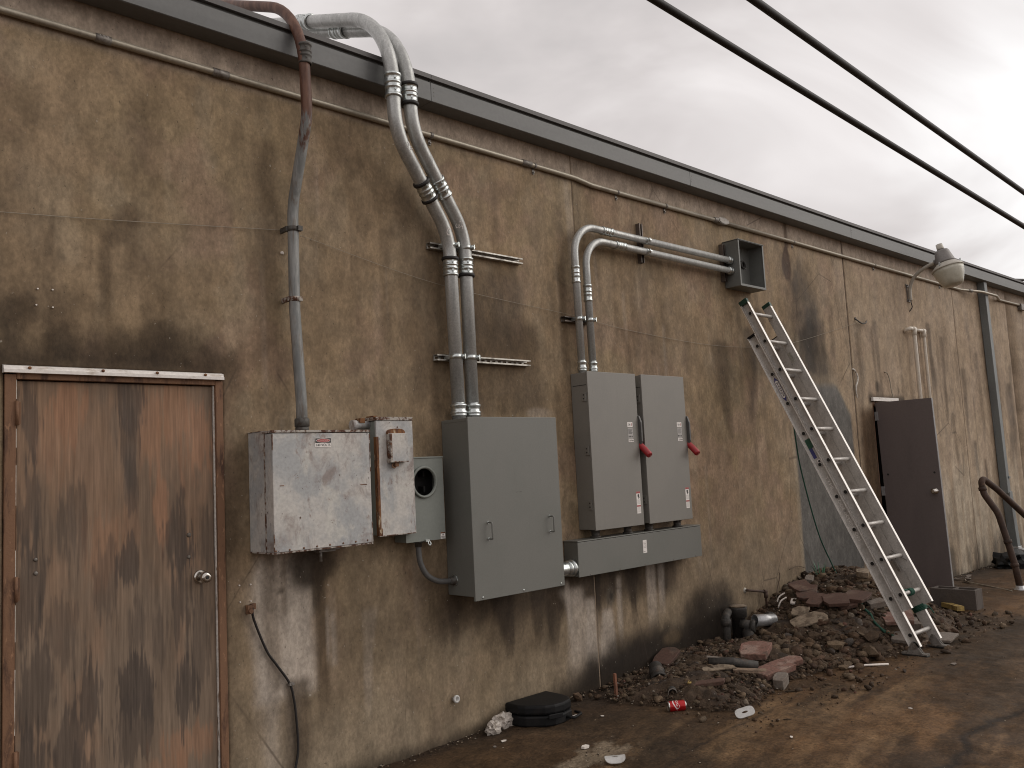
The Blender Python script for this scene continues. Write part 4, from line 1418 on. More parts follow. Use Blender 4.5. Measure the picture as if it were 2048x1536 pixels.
# front plate with a round hole
cx, cz, r0 = 3.309, 1.622, .084
N = 40
ring = [(cx + r0 * math.cos(2 * math.pi * k / N), cz + r0 * math.sin(2 * math.pi * k / N)) for k in range(N)]
x0, x1, z0, z1 = 3.1615, 3.4635, 1.2665, 1.766


def sq(k):
    a = 2 * math.pi * k / N
    dx, dz = math.cos(a), math.sin(a)
    t = min((x1 - cx) / dx if dx > 1e-9 else ((x0 - cx) / dx if dx < -1e-9 else 9e9), (z1 - cz) / dz if dz > 1e-9 else ((z0 - cz) / dz if dz < -1e-9 else 9e9))
    return (cx + dx * t, cz + dz * t)


outer = [sq(k) for k in range(N)]
for cxy in ((x0, z0), (x1, z0), (x0, z1), (x1, z1)):
    kk = min(range(N), key=lambda k: (outer[k][0] - cxy[0]) ** 2 + (outer[k][1] - cxy[1]) ** 2)
    outer[kk] = cxy
mb = MB()
V = [(p[0], -.1195, p[1]) for p in ring] + [(p[0], -.1195, p[1]) for p in outer] + [(p[0], -.1155, p[1]) for p in ring] + [(p[0], -.1155, p[1]) for p in outer]
F = []
for k in range(N):
    q = (k + 1) % N
    F += [(k, q, N + q, N + k)[::1], (N + k, N + q, 3 * N + q, 3 * N + k), (2 * N + k, 2 * N + q, q, k)]
mb.add(V, F).build('front_plate', M['meter_grey'], b)
MB().lathe((cx, -.1198, cz), (0, -1, 0), [(0, .082), (0, .098), (.012, .098), (.016, .092), (.014, .083), (0, .082)], 40, caps=False).build('meter_ring', M['meter_grey'], b)
MB().box(3.168, 3.456, -.016, -.0125, 1.28, 1.76).build('back_panel', M['dark_inside'], b)
MB().box(3.158, 3.467, -.124, -.002, 1.7665, 1.776).build('top_flange', M['meter_grey'], b, bevel=.002)
for x in (3.272, 3.345):
    for z in (1.655, 1.56):
        MB().box(x, x + .012, -.07, -.0165, z, z + .035).build('meter_jaw', M['black'], b)
lab = MB().box(3.424, 3.459, -.1212, -.1196, 1.270, 1.309).build('caution_label', M['label_white'], b)
MB().box(3.424, 3.459, -.1219, -.1213, 1.301, 1.309).build('label_bar', M['rust_orange'], lab)
mb = MB()
mb.box(3.438, 3.446, -.1219, -.1213, 1.288, 1.298)
for z in (1.282, 1.278, 1.274):
    mb.box(3.428, 3.455, -.1219, -.1213, z, z + .002)
mb.build('label_print', M['label_ink'], lab)
mb = MB().box(3.30, 3.33, -.132, -.1155, 1.262, 1.275).tube(smooth([(3.322, -.132, 1.268), (3.33, -.14, 1.252), (3.322, -.142, 1.240), (3.313, -.138, 1.25), (3.318, -.132, 1.266)]), .0035, 8)
mb.build('hasp', M['zinc'], b)

f = thing('flexible_conduit', (3.29, -.07, 1.268), 'grey flexible conduit curving from the meter socket into the cabinet side', 'conduit')
MB().tube(smooth([(3.288, -.07, 1.268), (3.288, -.07, 1.21), (3.300, -.07, 1.13), (3.345, -.07, 1.055), (3.42, -.07, 1.012), (3.49, -.07, 1.000), (3.553, -.07, .998)], 8), .0175, 16).build('hose', M['flex'], f)
MB().lathe((3.288, -.07, 1.2675), (0, 0, -1), [(0, .03), (.012, .03), (.013, .022), (.036, .022), (.037, .019)], 16).build('fitting', M['fitting_dark'], f)
mb = MB().lathe((3.5605, -.07, .998), (-1, 0, 0), [(0, .031), (.012, .031), (.013, .024), (.04, .024), (.041, .019)], 8)
fo = mb.build('fitting', M['fitting_dark'], f)
MB().lathe((3.5608, -.07, .998), (-1, 0, 0), [(0, .036), (.006, .036)], 8).build('lock_nut', M['zinc'], fo)

# ------------------------------------------------------------------ big grey cabinet
b = thing('grey_cabinet', (3.95, 0, .88), 'large plain grey steel cabinet with two small pull handles low on its cover', 'electrical cabinet')
MB().box(3.561, 4.345, -.250, -.003, .905, 2.004).build('back_box', M['grey_paint'], b, bevel=.003)
MB().box(3.5595, 4.3465, -.2515, -.030, 1.985, 2.0065).build('top_flange', M['grey_paint'], b, bevel=.002)
MB().box(3.556, 4.352, -.268, -.252, .881, 2.012).build('front_cover', M['grey_paint'], b, bevel=.0025)
for x in (3.688, 4.240):
    h = MB().tube(fillet([(x, -.267, 1.350), (x, -.305, 1.350), (x, -.305, 1.248), (x, -.267, 1.248)], .008, 4), .0055, 10).build('pull_handle', M['grey_paint'], b)
    MB().lathe((x, -.2675, 1.350), (0, -1, 0), [(0, .010), (.004, .009)], 10).lathe((x, -.2675, 1.248), (0, -1, 0), [(0, .010), (.004, .009)], 10).build('handle_boss', M['zinc'], h)
for x in (3.617, 3.967, 4.316):
    MB().lathe((x, -.2675, .898), (0, -1, 0), [(0, .007), (.003, .0065), (.005, .003)], 10).build('screw', M['zinc'], b)
mb = MB()
for k in range(5):
    mb.box(3.945 + k * .011, 3.951 + k * .011, -.2684, -.2678, 1.523 + (k % 2) * .002, 1.5255 + (k % 2) * .002)
mb.build('scuff', M['label_ink'], b)

# ------------------------------------------------------------------ safety switches
def safety_switch(dx, label):
    t = thing('safety_switch', (5.09 + dx, 0, 1.2), label, 'safety switch', 'grey safety switches with red handles')
    MB().box(4.814 + dx, 5.368 + dx, -.153, -.003, 1.208, 2.358).build('back_box', M['grey_paint_warm'], t, bevel=.003)
    MB().box(4.811 + dx, 5.372 + dx, -.168, -.1535, 1.204, 2.363).build('front_door', M['grey_paint_warm'], t, bevel=.0025)
    MB().box(4.8122 + dx, 4.8138 + dx, -.152, -.02, 2.262, 2.266).build('seam', M['dark_inside'], t)
    for z in (2.177, 1.782, 1.387):
        h = MB().box(4.806 + dx, 4.8139 + dx, -.148, -.112, z - .034, z + .034).build('hinge', M['grey_paint_warm'], t, bevel=.002)
        for q in (-.014, .014):
            MB().lathe((4.8062 + dx, -.128, z + q), (-1, 0, 0), [(0, .006), (.003, .005)], 8).build('hinge_pin', M['black'], h)
    # lever plate and red grip on the right flank
    MB().prism([(5.3725 + dx, y, z) for y, z in ((-.06, 2.02), (-.155, 2.045), (-.176, 2.035), (-.194, 1.985), (-.194, 1.84), (-.172, 1.79), (-.06, 1.80))], (.018, 0, 0)).build('lever_plate', M['lever_grey'], t, bevel=.002)
    g = MB().tube([(5.388 + dx, -.150, 1.823), (5.390 + dx, -.168, 1.805), (5.392 + dx, -.205, 1.770), (5.394 + dx, -.238, 1.735), (5.394 + dx, -.246, 1.727)], [.020, .0245, .0255, .0265, .022], 16).build('red_grip', M['red_grip'], t)
    MB().lathe((5.394 + dx, -.2465, 1.7265), (.1, -.70, -.71), [(0, .009), (.002, .008)], 10).build('grip_hole', M['label_red'], g)
    # ON / OFF label strip
    lo = Vector((5.237 + dx, -.1687, 0))
    l = MB().box(5.240 + dx, 5.302 + dx, -.1692, -.1675, 1.950, 1.988).build('switch_label', M['label_white'], t)
    V, F, _ = text_mesh('ON', 5.262 + dx, 1.969, -.1697, width=.026, height=.017, bold=.015)
    MB().add(V, F).build('lettering', M['label_ink'], l)
    MB().box(5.288 + dx, 5.294 + dx, -.1698, -.1693, 1.960, 1.979).build('lettering', M['label_red'], l)
    l = MB().box(5.242 + dx, 5.302 + dx, -.1692, -.1675, 1.861, 1.944).build('switch_label', M['label_grey'], t)
    mb = MB()
    for k, z in enumerate((1.932, 1.924, 1.916, 1.908, 1.900)):
        mb.box(5.247 + dx, 5.296 + dx - .006 * (k % 3), -.1698, -.1693, z, z + .003)
    for k in range(3):
        mb.box(5.247 + dx + k * .018, 5.258 + dx + k * .018, -.1698, -.1693, 1.872, 1.884)
    mb.build('label_print', M['label_ink'], l)
    l = MB().box(5.244 + dx, 5.304 + dx, -.1692, -.1675, 1.836, 1.858).build('switch_label', M['label_white'], t)
    V, F, _ = text_mesh('OFF', 5.267 + dx, 1.847, -.1697, width=.030, height=.014, bold=.015)
    MB().add(V, F).build('lettering', M['label_ink'], l)
    MB().lathe((5.294 + dx, -.1693, 1.847), (0, -1, 0), [(0, .007), (.0006, .007)], 12).build('lettering', M['label_ink'], l)
    # warning strip
    l = MB().box(5.294 + dx, 5.340 + dx, -.1692, -.1675, 1.293, 1.458).build('warning_label', M['label_white'], t)
    mb = MB().box(5.294 + dx, 5.340 + dx, -.1698, -.1693, 1.444, 1.458).box(5.294 + dx, 5.340 + dx, -.1698, -.1693, 1.344, 1.355)
    mb.build('label_bar', M['label_red'], l)
    mb = MB().prism([(5.308 + dx, -.1693, 1.436), (5.328 + dx, -.1693, 1.439), (5.326 + dx, -.1693, 1.42), (5.334 + dx, -.1693, 1.415), (5.316 + dx, -.1693, 1.402), (5.318 + dx, -.1693, 1.414), (5.309 + dx, -.1693, 1.42)], (0, -.0006, 0))
    mb.build('label_print', M['label_ink'], l)
    mb = MB()
    for z in (1.394, 1.387, 1.380, 1.373, 1.366):
        mb.box(5.298 + dx, 5.336 + dx, -.1697, -.1693, z, z + .0022)
    for z in (1.336, 1.328, 1.320, 1.312, 1.304):
        mb.box(5.298 + dx, 5.334 + dx, -.1697, -.1693, z, z + .0022)
    mb.build('label_print', M['label_grey'], l)
    # nipples down to the wireway
    for x in (4.905, 5.274):
        MB().lathe((x + dx, -.08, 1.1455), (0, 0, 1), [(0, .040), (.010, .040), (.011, .030), (.0465, .030), (.0475, .040), (.0585, .040)], 18).build('nipple', M['fitting_dark'], t)
    return t


safety_switch(0, 'left grey safety switch with red handle, under the slim conduits')
safety_switch(.632, 'right grey safety switch with red handle, nearest the ladder')

# wireway
b = thing('wireway', (5.39, 0, .89), 'long low grey wireway trough mounted under the two safety switches', 'wireway')
MB().box(4.640, 6.137, -.128, -.003, .8945, 1.136).build('trough', M['grey_paint'], b, bevel=.002)
MB().box(4.638, 6.139, -.140, -.1285, .891, 1.133).build('front_cover', M['grey_paint'], b, bevel=.002)
MB().box(4.636, 6.141, -.143, -.002, 1.1365, 1.145).build('top_flange', M['grey_paint'], b, bevel=.002)
for x in (4.76, 5.087, 5.384, 5.75, 6.05):
    MB().lathe((x, -.1395, .899), (0, -1, 0), [(0, .006), (.003, .005)], 8).build('screw', M['fitting_old'], b)
l = MB().box(5.372, 5.418, -.1412, -.1398, .988, 1.085).build('maker_label', M['label_white'], b)
mb = MB()
for k, z in enumerate((1.068, 1.058, 1.048, 1.038, 1.028)):
    mb.box(5.378, 5.41 - .007 * (k % 3), -.1418, -.1413, z, z + .003)
mb.box(5.379, 5.396, -.1418, -.1413, .996, 1.002).box(5.404, 5.41, -.1418, -.1413, 1.02, 1.062)
mb.build('label_print', M['label_grey'], l)
n = thing('pipe_nipple', (4.352, -.08, .957), 'short fat shiny threaded nipple joining the grey cabinet to the wireway', 'conduit fitting')
MB().lathe((4.3465, -.08, .957), (1, 0, 0), [(0, .046), (.08, .046), (.081, .052), (.10, .052), (.101, .046), (.125, .046), (.14, .05), (.155, .046), (.172, .05), (.187, .046), (.204, .05), (.219, .046), (.225, .046), (.226, .056), (.255, .056), (.256, .050), (.262, .050), (.2625, .06), (.2925, .06)], 24).build('nipple', M['zinc'], n)

# open junction box
b = thing('junction_box', (7.22, 0, 3.246), 'open grey junction box without its cover at the end of the slim conduits', 'junction box')
mb = MB()
mb.box(7.006, 7.446, -.008, -.003, 3.246, 3.676)
mb.box(7.006, 7.010, -.166, -.0085, 3.2505, 3.6715).box(7.442, 7.446, -.166, -.0085, 3.2505, 3.6715)
mb.box(7.006, 7.446, -.166, -.0085, 3.246, 3.250).box(7.006, 7.446, -.166, -.0085, 3.672, 3.676)
mb.box(7.0102, 7.024, -.166, -.163, 3.2505, 3.6715).box(7.425, 7.4418, -.166, -.163, 3.2505, 3.6715).box(7.0245, 7.4245, -.166, -.163, 3.2505, 3.266)
mb.build('box', M['box_grey'], b)
MB().box(7.000, 7.452, -.172, -.002, 3.6765, 3.683).build('top_flange', M['box_grey'], b, bevel=.002)
mb = MB()
mb.lathe((7.325, -.0082, 3.505), (0, -1, 0), [(0, .042), (.004, .042)], 20)
mb.build('knockout_hole', M['dark_inside'], b)
mb = MB().lathe((7.295, -.0085, 3.508), (.2, -1, 0), [(0, .026), (0, .036), (.02, .036), (.02, .026)], 18, caps=False).tube(smooth([(7.285, -.012, 3.49), (7.272, -.05, 3.462), (7.288, -.06, 3.452)]), .006, 8)
mb.build('bushing', M['fitting_dark'], b)
for z in (3.492, 3.394):
    MB().lathe((7.0105, -.08, z), (1, 0, 0), [(0, .028), (0, .037), (.014, .037), (.014, .028)], 18, caps=False).build('lock_nut', M['zinc'], b)


# ------------------------------------------------------------------ yard lamp
l = thing('yard_lamp', (11.15, 0, 3.53), 'grey yard light with frosted bucket lens on a curved wall arm', 'lamp')
mb = MB()
mb.box(11.10, 11.20, -.012, -.001, 3.52, 3.555).box(11.10, 11.20, -.012, -.001, 3.705, 3.74).box(11.115, 11.135, -.010, -.001, 3.555, 3.705)
mb.tube([(11.115, -.012, 3.536), (11.115, -.03, 3.536)], .010, 8).tube([(11.115, -.012, 3.724), (11.115, -.03, 3.724)], .010, 8)
mb.build('wall_bracket', M['lamp_grey'], l)
MB().tube(smooth([(11.15, -.030, 3.53), (11.15, -.030, 3.62), (11.15, -.038, 3.70), (11.15, -.085, 3.80), (11.15, -.17, 3.875), (11.15, -.29, 3.93), (11.15, -.40, 3.955)], 7), .021, 14).build('arm', M['lamp_ring'], l)
MB().tube(smooth([(11.155, -.03, 3.53), (11.15, -.035, 3.49), (11.175, -.03, 3.45), (11.15, -.004, 3.40)]), .006, 8).build('loose_wire', M['cable_black'], l)
ax = Vector((0, -.235, -.97)).normalized()
P0 = Vector((11.15, -.428, 4.165))
MB().lathe(P0, ax, [(0, .02), (.004, .038), (.06, .042), (.078, .042)], 18).build('photocell', M['lamp_ring'], l)
MB().lathe(P0 + ax * .078, ax, [(0, .046), (.008, .046)], 18).build('gasket', M['black'], l)
MB().lathe(P0 + ax * .086, ax, [(0, .05), (.004, .075), (.02, .084), (.15, .112), (.17, .118)], 24).tube([(11.15, -.36, 3.945), (11.15, -.47, 3.955)], .042, 12).build('ballast_housing', M['lamp_grey'], l)
MB().lathe(P0 + ax * .256, ax, [(0, .112), (.010, .125), (.045, .165), (.066, .184), (.076, .187), (.080, .180)], 32).build('reflector', M['lamp_ring'], l)
MB().lathe(P0 + ax * .336, ax, [(0, .178), (.04, .172), (.10, .155), (.17, .128), (.205, .112), (.216, .085), (.219, .0)], 32).build('lens', M['lens'], l)
for a in (-.9, 1.3, 3.3):
    u = Vector((math.cos(a), 0, 0)) + ax.cross(Vector((1, 0, 0))) * math.sin(a)
    p = P0 + ax * .285 + u * .158
    MB().obox(p - Vector((.008, .008, .02)), (.016, 0, 0), (0, .016, 0), (0, 0, .05)).build('spring_clip', M['zinc'], l)

# pvc pipes
p = thing('pvc_pipes', (11.1, -.05, 2.2), 'white plastic pipe loop coming out of the wall above the grey door', 'pipe')
MB().tube(fillet([(10.93, -.002, 3.13), (10.93, -.07, 3.16), (11.06, -.07, 3.16), (11.06, -.07, .9)], [.03, .03], 5), .024, 12).build('pipe', M['pvc'], p)
MB().tube(fillet([(11.06, -.07, 3.150), (11.43, -.04, 3.17), (11.43, -.04, .9)], .03, 5), .02, 12).build('pipe', M['pvc'], p)
for x, y, z in ((11.06, -.07, 3.16), (11.43, -.04, 3.165)):
    MB().lathe((x, y, z + .022), (0, 0, -1), [(0, .02), (.004, .03), (.10, .031), (.101, .024)], 14).lathe((x + .02, y, z), (-1, 0, 0), [(0, .03), (.075, .03)], 14).build('elbow', M['pvc'], p)

# ------------------------------------------------------------------ grey door standing open
d = thing('grey_door', (9.93, -.30, .17), 'dark grey flush metal door standing wide open on the far wall', 'door')
hx, hd = 9.925, Vector((.045, -.999, 0)).normalized()
nx_ = Vector((-hd.y, hd.x, 0))         # thickness toward +x
O = Vector((hx, -.005, .175))
SG = Vector((0, -.036, 0))
MB().obox(O + SG, hd * .612, nx_ * .042, Vector((0, 0, 2.055)) - SG).build('door_leaf', M['door_grey'], d, bevel=.002)
MB().obox(O + SG + hd * .6122 + nx_ * .002, hd * .003, nx_ * .038, Vector((0, 0, 2.055)) - SG).build('lock_edge', M['door_edge'], d)
for sgn in (-1, 1):
    q = O + SG * .5 + hd * .550 + Vector((0, 0, 1.038)) + (Vector((0, 0, 0)) if sgn < 0 else nx_ * .042)
    MB().lathe(q, nx_ * sgn, [(0, .032), (.006, .03), (.008, .014), (.04, .014), (.045, .026), (.062, .031), (.075, .026), (.078, .012)], 20).build('door_knob', M['chrome'], d)
for a, z in ((.06, 1.235), (.56, 1.24)):
    MB().lathe(O + SG * .4 + hd * a + Vector((.0005, 0, z)), (-1, 0, 0), [(0, .012), (.003, .011)], 10).build('bolt_hole', M['black'], d)
for z in (.3, 1.0, 1.85):
    MB().obox(O + Vector((-.012, .012, z)), (.02, 0, 0), (0, -.035, 0), (0, 0, .1)).build('hinge', M['door_edge'], d)
f = thing('door_surround', (10.19, 0, .1), 'rusty metal frame with white drip cap round the open doorway', 'door frame')
mb = MB()
mb.box(9.867, 9.905, .01, .16, .02, 2.243).box(10.475, 10.513, .01, .16, .02, 2.243).box(9.9055, 10.4745, .01, .16, 2.20, 2.243)
mb.build('frame', M['rust_frame'], f)
MB().box(9.84, 10.52, -.03, -.001, 2.247, 2.290).build('drip_cap', M['white_paint'], f, bevel=.003)
MB().box(9.905, 10.475, .0, .2, .02, .12).build('threshold', M['block'], f)

bk = thing('concrete_block', (9.53, -.84, .05), 'dark grey hollow concrete block standing on the ground under the open door', 'concrete block')
mb = MB()
bx0, bx1, by0, by1, bz0, bz1 = 9.43, 9.62, -1.06, -.62, .045, .245
t_ = .03
mb.box(bx0, bx0 + t_, by0, by1, bz0, bz1).box(bx1 - t_, bx1, by0, by1, bz0, bz1)
mb.box(bx0 + t_, bx1 - t_, by0, by0 + t_, bz0, bz1 - .001).box(bx0 + t_, bx1 - t_, by1 - t_, by1, bz0, bz1 - .001).box(bx0 + t_, bx1 - t_, -.855, -.825, bz0, bz1 - .001)
mb.build('block', M['block'], bk, bevel=.004)

# downspout
t = thing('downspout', (13.9, -.05, .2), 'grey square metal downspout leaning down the far wall to a white elbow', 'downspout')
mb = MB()
mb.obox((13.74, -.105, .99), (.115, 0, 0), (0, .1, 0), (-.105, 0, 3.085))
for k in (5, 6, 7, 4):
    pass
mb.build('pipe', M['downspout'], t, bevel=.006)
mb = MB()
mb.obox((13.885, -.112, .22), (.125, 0, 0), (0, .108, 0), (-.118, 0, .80))
mb.build('lower_pipe', M['downspout'], t, bevel=.006)
mb = MB()
mb.obox((13.80, -.116, 1.2), (.06, 0, 0), (0, .006, 0), (0, 0, .03))
mb.build('strap', M['downspout'], t)
mb = MB()
mb.obox((13.87, -.118, .14), (.15, 0, 0), (0, .116, 0), (.01, 0, .09)).obox((13.88, -.26, .075), (.14, 0, 0), (0, .16, .05), (0, -.01, .085))
mb.build('elbow', M['galv_grey'], t, bevel=.006)

# rusty rail
t = thing('bent_pipe_rail', (11.0, -.98, .05), 'bent rusty pipe rail standing at the right edge before the downspout', 'pipe rail')
pr = fillet([(11.0, -.985, .05), (11.0, -.955, .32), (11.0, -.90, .60), (11.0, -.835, .90), (11.0, -.70, 1.13), (11.0, -.685, 1.325), (11.25, -.77, 1.16), (12.7, -1.02, .28), (13.1, -1.05, .05)], [.3, .3, .3, .2, .045, .08, .2], 7)
MB().tube(pr, .036, 14).build('rail', M['rust_pipe'], t)
mb = MB()
for (q, a) in (((11.0, -.91, .56), (0, .2, 1)), ((11.0, -.955, .30), (0, .15, 1)), ((11.0, -.697, 1.16), (0, .1, 1))):
    MB().lathe(Vector(q), a, [(0, .037), (.002, .044), (.04, .044), (.042, .037)], 14, caps=False).build('coupling', M['rust_pipe'], t)
MB().lathe((11.0, -.985, .045), (0, 0, 1), [(0, .075), (.012, .072), (.02, .05), (.05, .045)], 16).build('foot', M['galv_grey'], t)

# ------------------------------------------------------------------ extension ladder
LF = Vector((7.157, -1.372, .05))
LU = Vector((0, .421, .907)).normalized()
LN = Vector((0, -.907, .421)).normalized()
LX = Vector((1, 0, 0))


def lp(a, b, c):
    return LF + LX * a + LU * b + LN * c


lad = thing('extension_ladder', (7.36, -1.37, .05), 'aluminium extension ladder leaning on the wall, feet by the rubble heap', 'ladder')


def rail(a, b0, b1, c0, c1, s, name):
    """s = -1 for the left rail (flanges point to -x)"""
    mb = MB()
    w = .030
    x0 = a if s < 0 else a - .004
    mb.obox(lp(x0, b0, c0), LX * .004, LU * (b1 - b0), LN * (c1 - c0), 0)
    f0 = a - w if s < 0 else a
    mb.obox(lp(f0, b0, c0), LX * (w - .0005), LU * (b1 - b0), LN * .004, 1)
    mb.obox(lp(f0, b0, c1 - .004), LX * (w - .0005), LU * (b1 - b0), LN * .004, 1)
    if name == 'fly_rail':
        mb.obox(lp(f0 + .001, b0, c0 + .0045), LX * .004, LU * (b1 - b0), LN * .009, 0)
    return mb.build(name, [M['aluminium'], M['aluminium_edge']], lad)


BB, BT, FB, FT = .045, 2.995, .33, 3.30
LW = .40
rail(0.012, BB, BT, -.004, .083, -1, 'base_rail')
rail(LW - .012, BB, BT, -.004, .083, 1, 'base_rail')
rail(0.012, FB, FT, .085, .170, -1, 'fly_rail')
rail(LW - .012, FB, FT, .085, .170, 1, 'fly_rail')
for k in range(10):
    for (b_, c_, nm) in ((.15 + .3044 * k, .040, 'base_rung'), (.4544 + .3044 * k, .128, 'fly_rung')):
        mb = MB()
        mb.tube([lp(.006, b_, c_), lp(LW - .006, b_, c_)], .0165, 14, True, 0, 1)  # black end caps paint in the dark of the hollow rung ends
        for xx in (.0035, LW - .0035 - .006):
            mb.lathe(lp(xx, b_, c_), LX, [(0, .016), (0, .0205), (.006, .0205), (.006, .016)], 12, caps=False)
        mb.build(nm, [M['aluminium'], M['black']], lad)
for a0 in (-.02, LW - .014):
    MB().obox(lp(a0, FT - .004, .083), LX * .036, LU * .045, LN * .089).build('end_cap', M['green_plastic'], lad, bevel=.004)
    MB().obox(lp(a0 + .002, BT - .004, -.006), LX * .032, LU * .016, LN * .089).build('end_cap', M['black_plastic'], lad, bevel=.003)
for a0 in (.0, LW):
    q = lp(a0, .10, .036)
    sx = -1 if a0 == 0 else 1
    mb = MB()
    x_ = q.x + (-.018 if sx < 0 else .012)
    mb.prism([(x_, q.y + .045, .074), (x_, q.y - .075, .074), (x_, q.y - .02, .150), (x_, q.y + .005, .155)], (.005, 0, 0))
    mb.prism([(x_ + (.03 if sx < 0 else -.03), q.y + .045, .074), (x_ + (.03 if sx < 0 else -.03), q.y - .075, .074), (x_ + (.03 if sx < 0 else -.03), q.y - .02, .150), (x_ + (.03 if sx < 0 else -.03), q.y + .005, .155)], (.005, 0, 0))
    mb.box(q.x - .030, q.x + .030, q.y - .115, q.y + .085, .062, .073)
    mb.tube([(q.x - .026, q.y - .012, .135), (q.x + .026, q.y - .012, .135)], .007, 8)
    ft = mb.build('foot', M['fitting_old'], lad)
    MB().box(q.x - .029, q.x + .029, q.y - .113, q.y + .083, .044, .0615).build('rubber_pad', M['black'], ft, bevel=.004)
# latch plate on the right rail
MB().obox(lp(LW - .0175, 2.70, .09), LX * .0012, LU * .10, LN * .035).build('latch_plate', M['zinc'], lad)
for b_ in (.62,):
    mb = MB().obox(lp(LW - .06, b_ + .02, .055), LX * .03, LU * .16, LN * .02).tube([lp(LW - .045, b_ + .20, .08), lp(LW - .02, b_ + .08, .15)], .004, 8)
    mb.build('rung_lock', M['fitting_old'], lad)


def on_rail(V2, b_, c_, x):
    """flat lettering coordinates (u along the rail, v across) onto the outer web of the left rail"""
    return [lp(x, b_ - u, c_ + v) for u, v in V2]


xw = .0105
pts = [(-.125, 0), (-.085, .0185), (.085, .0185), (.125, 0), (.085, -.0185), (-.085, -.0185)]
ml = MB().add(on_rail(pts, 2.43, .038, xw), [(0, 1, 2, 3, 4, 5)]).build('maker_badge', M['label_blue'], lad)
pts = [(-.092, 0), (-.078, .0145), (.078, .0145), (.092, 0), (.078, -.0145), (-.078, -.0145)]
MB().add(on_rail(pts, 2.43, .038, xw - .0005), [(0, 1, 2, 3, 4, 5)]).build('badge_field', M['label_white'], ml)
V, F, o2 = text_mesh('WERNER', 0, 0, 0, width=.145, height=.020, bold=.01, shear=.25)
MB().add(on_rail(o2, 2.43, .038, xw - .001), F).build('lettering', M['label_ink'], ml)


def rail_sticker(b_, c_, hl, hw, m, nm='sticker'):
    return MB().add(on_rail([(-hl, -hw), (hl, -hw), (hl, hw), (-hl, hw)], b_, c_, xw), [(0, 1, 2, 3)]).build(nm, M[m], lad)


rail_sticker(1.875, .038, .045, .026, 'label_green')
rail_sticker(1.785, .028, .048, .016, 'label_blue')
rail_sticker(1.80, .056, .035, .008, 'label_grey')
st_ = rail_sticker(1.70, .046, .018, .016, 'label_white')
MB().add(on_rail([(-.011, -.010), (.011, -.010), (.011, .010), (-.011, .010)], 1.70, .046, xw - .0006), [(0, 1, 2, 3)]).build('label_print', M['label_ink'], st_)
for body, bm_ in (('TYPE', 1.50), ('LADDER', 1.30), ('EXTENSION', 1.10)):
    V, F, o2 = text_mesh(body, 0, 0, 0, width=.03 * len(body), height=.026, bold=.004)
    MB().add(on_rail(o2, bm_, .038, xw - .0003), F).build('embossed_lettering', M['aluminium_edge'], lad)

rope = thing('green_rope', (7.4, -.4, 1.9), 'thin green rope hanging behind the ladder down onto the rubble heap', 'rope')
MB().tube(smooth([(7.20, -.46, 2.16), (7.25, -.446, 1.855), (7.40, -.388, 1.585), (7.60, -.347, 1.212), (7.80, -.313, .897), (8.0, -.291, .666), (8.12, -.30, .50), (8.05, -.42, .475), (7.733, -.662, .41), (7.387, -.941, .25), (7.33, -1.10, .17), (7.31, -1.25, .10)], 7), .0065, 8).build('rope', M['green_rope'], rope)
MB().tube(smooth([(7.733, -.662, .41), (7.62, -.77, .36), (7.50, -.80, .345), (7.45, -.90, .29), (7.36, -.97, .245), (7.30, -1.08, .18)], 6), .010, 8).build('rope', M['green_rope'], rope)
rp = MB()
c0 = lp(.19, .4544, .128)
for k in range(5):
    cc = c0 + LX * (.012 * k - .02)
    rp.tube([cc + (LU * math.cos(t) + LN * math.sin(t)) * .024 for t in [q * 2 * math.pi / 14 for q in range(15)]], .007, 7)
rp.tube(smooth([c0 + LX * -.03 + LU * .02, c0 + LX * -.09 + LU * .025 + LN * .01, c0 + LX * -.14 + LU * .05, c0 + LX * -.13 + LU * .08]), .007, 7)
rp.build('rope_knot', M['green_rope'], rope)
rp = MB()
for k in range(4):
    b_ = FB - .030 + k * .012
    x_, xx_ = LW - .02, LW + .022
    rp.tube([lp(x_, b_, -.009), lp(xx_, b_, -.009), lp(xx_, b_, .093), lp(x_, b_, .093), lp(x_, b_, -.009)], .007, 7)
rp.tube(smooth([lp(LW, FB, .085), lp(LW + .03, FB + .06, .11), lp(LW + .045, FB + .10, .12)]), .005, 7)
rp.tube(smooth([lp(LW, FB, .085), lp(LW + .045, FB - .03, .10), lp(LW + .05, FB - .09, .11)]), .005, 7)
rp.build('rope_lashing', M['green_rope'], rope)

# ------------------------------------------------------------------ overhead cables
def cable(pa, pb, r, ext0, ext1, label, sag=.0):
    pa, pb = Vector(pa), Vector(pb)
    dd = pb - pa
    pts = []
    for k in range(25):
        t = -ext0 + (1 + ext0 + ext1) * k / 24
        q = pa + dd * t
        pts.append(q - Vector((0, 0, sag * 4 * (t + ext0) * (1 + ext1 - t) / (1 + ext0 + ext1) ** 2)))
    mid = pts[12]
    tag(MB().tube(pts, r, 10).build('overhead_cable', M['cable_black'], None, loc=mid), label, 'cable', 'overhead power cables')


CP = Vector((0, -4.415, 1.664))


def along(dirv, dist):
    return CP + Vector(dirv) * dist


cable(along((.718, .509, .475), 4.7), along((.943, .257, .211), 8.6), .0205, .6, .9, 'lower left of the two thick black cables crossing the sky')
cable(along((.7745, .431, .4615), 4.7), along((.937, .253, .2436), 8.6), .0205, .6, .9, 'upper right of the two thick black cables crossing the sky')
cable((17.5, 3.0, 5.18), (24.0, 1.5, 5.55), .028, 0, .6, 'short dark cable end showing above the far roof edge')

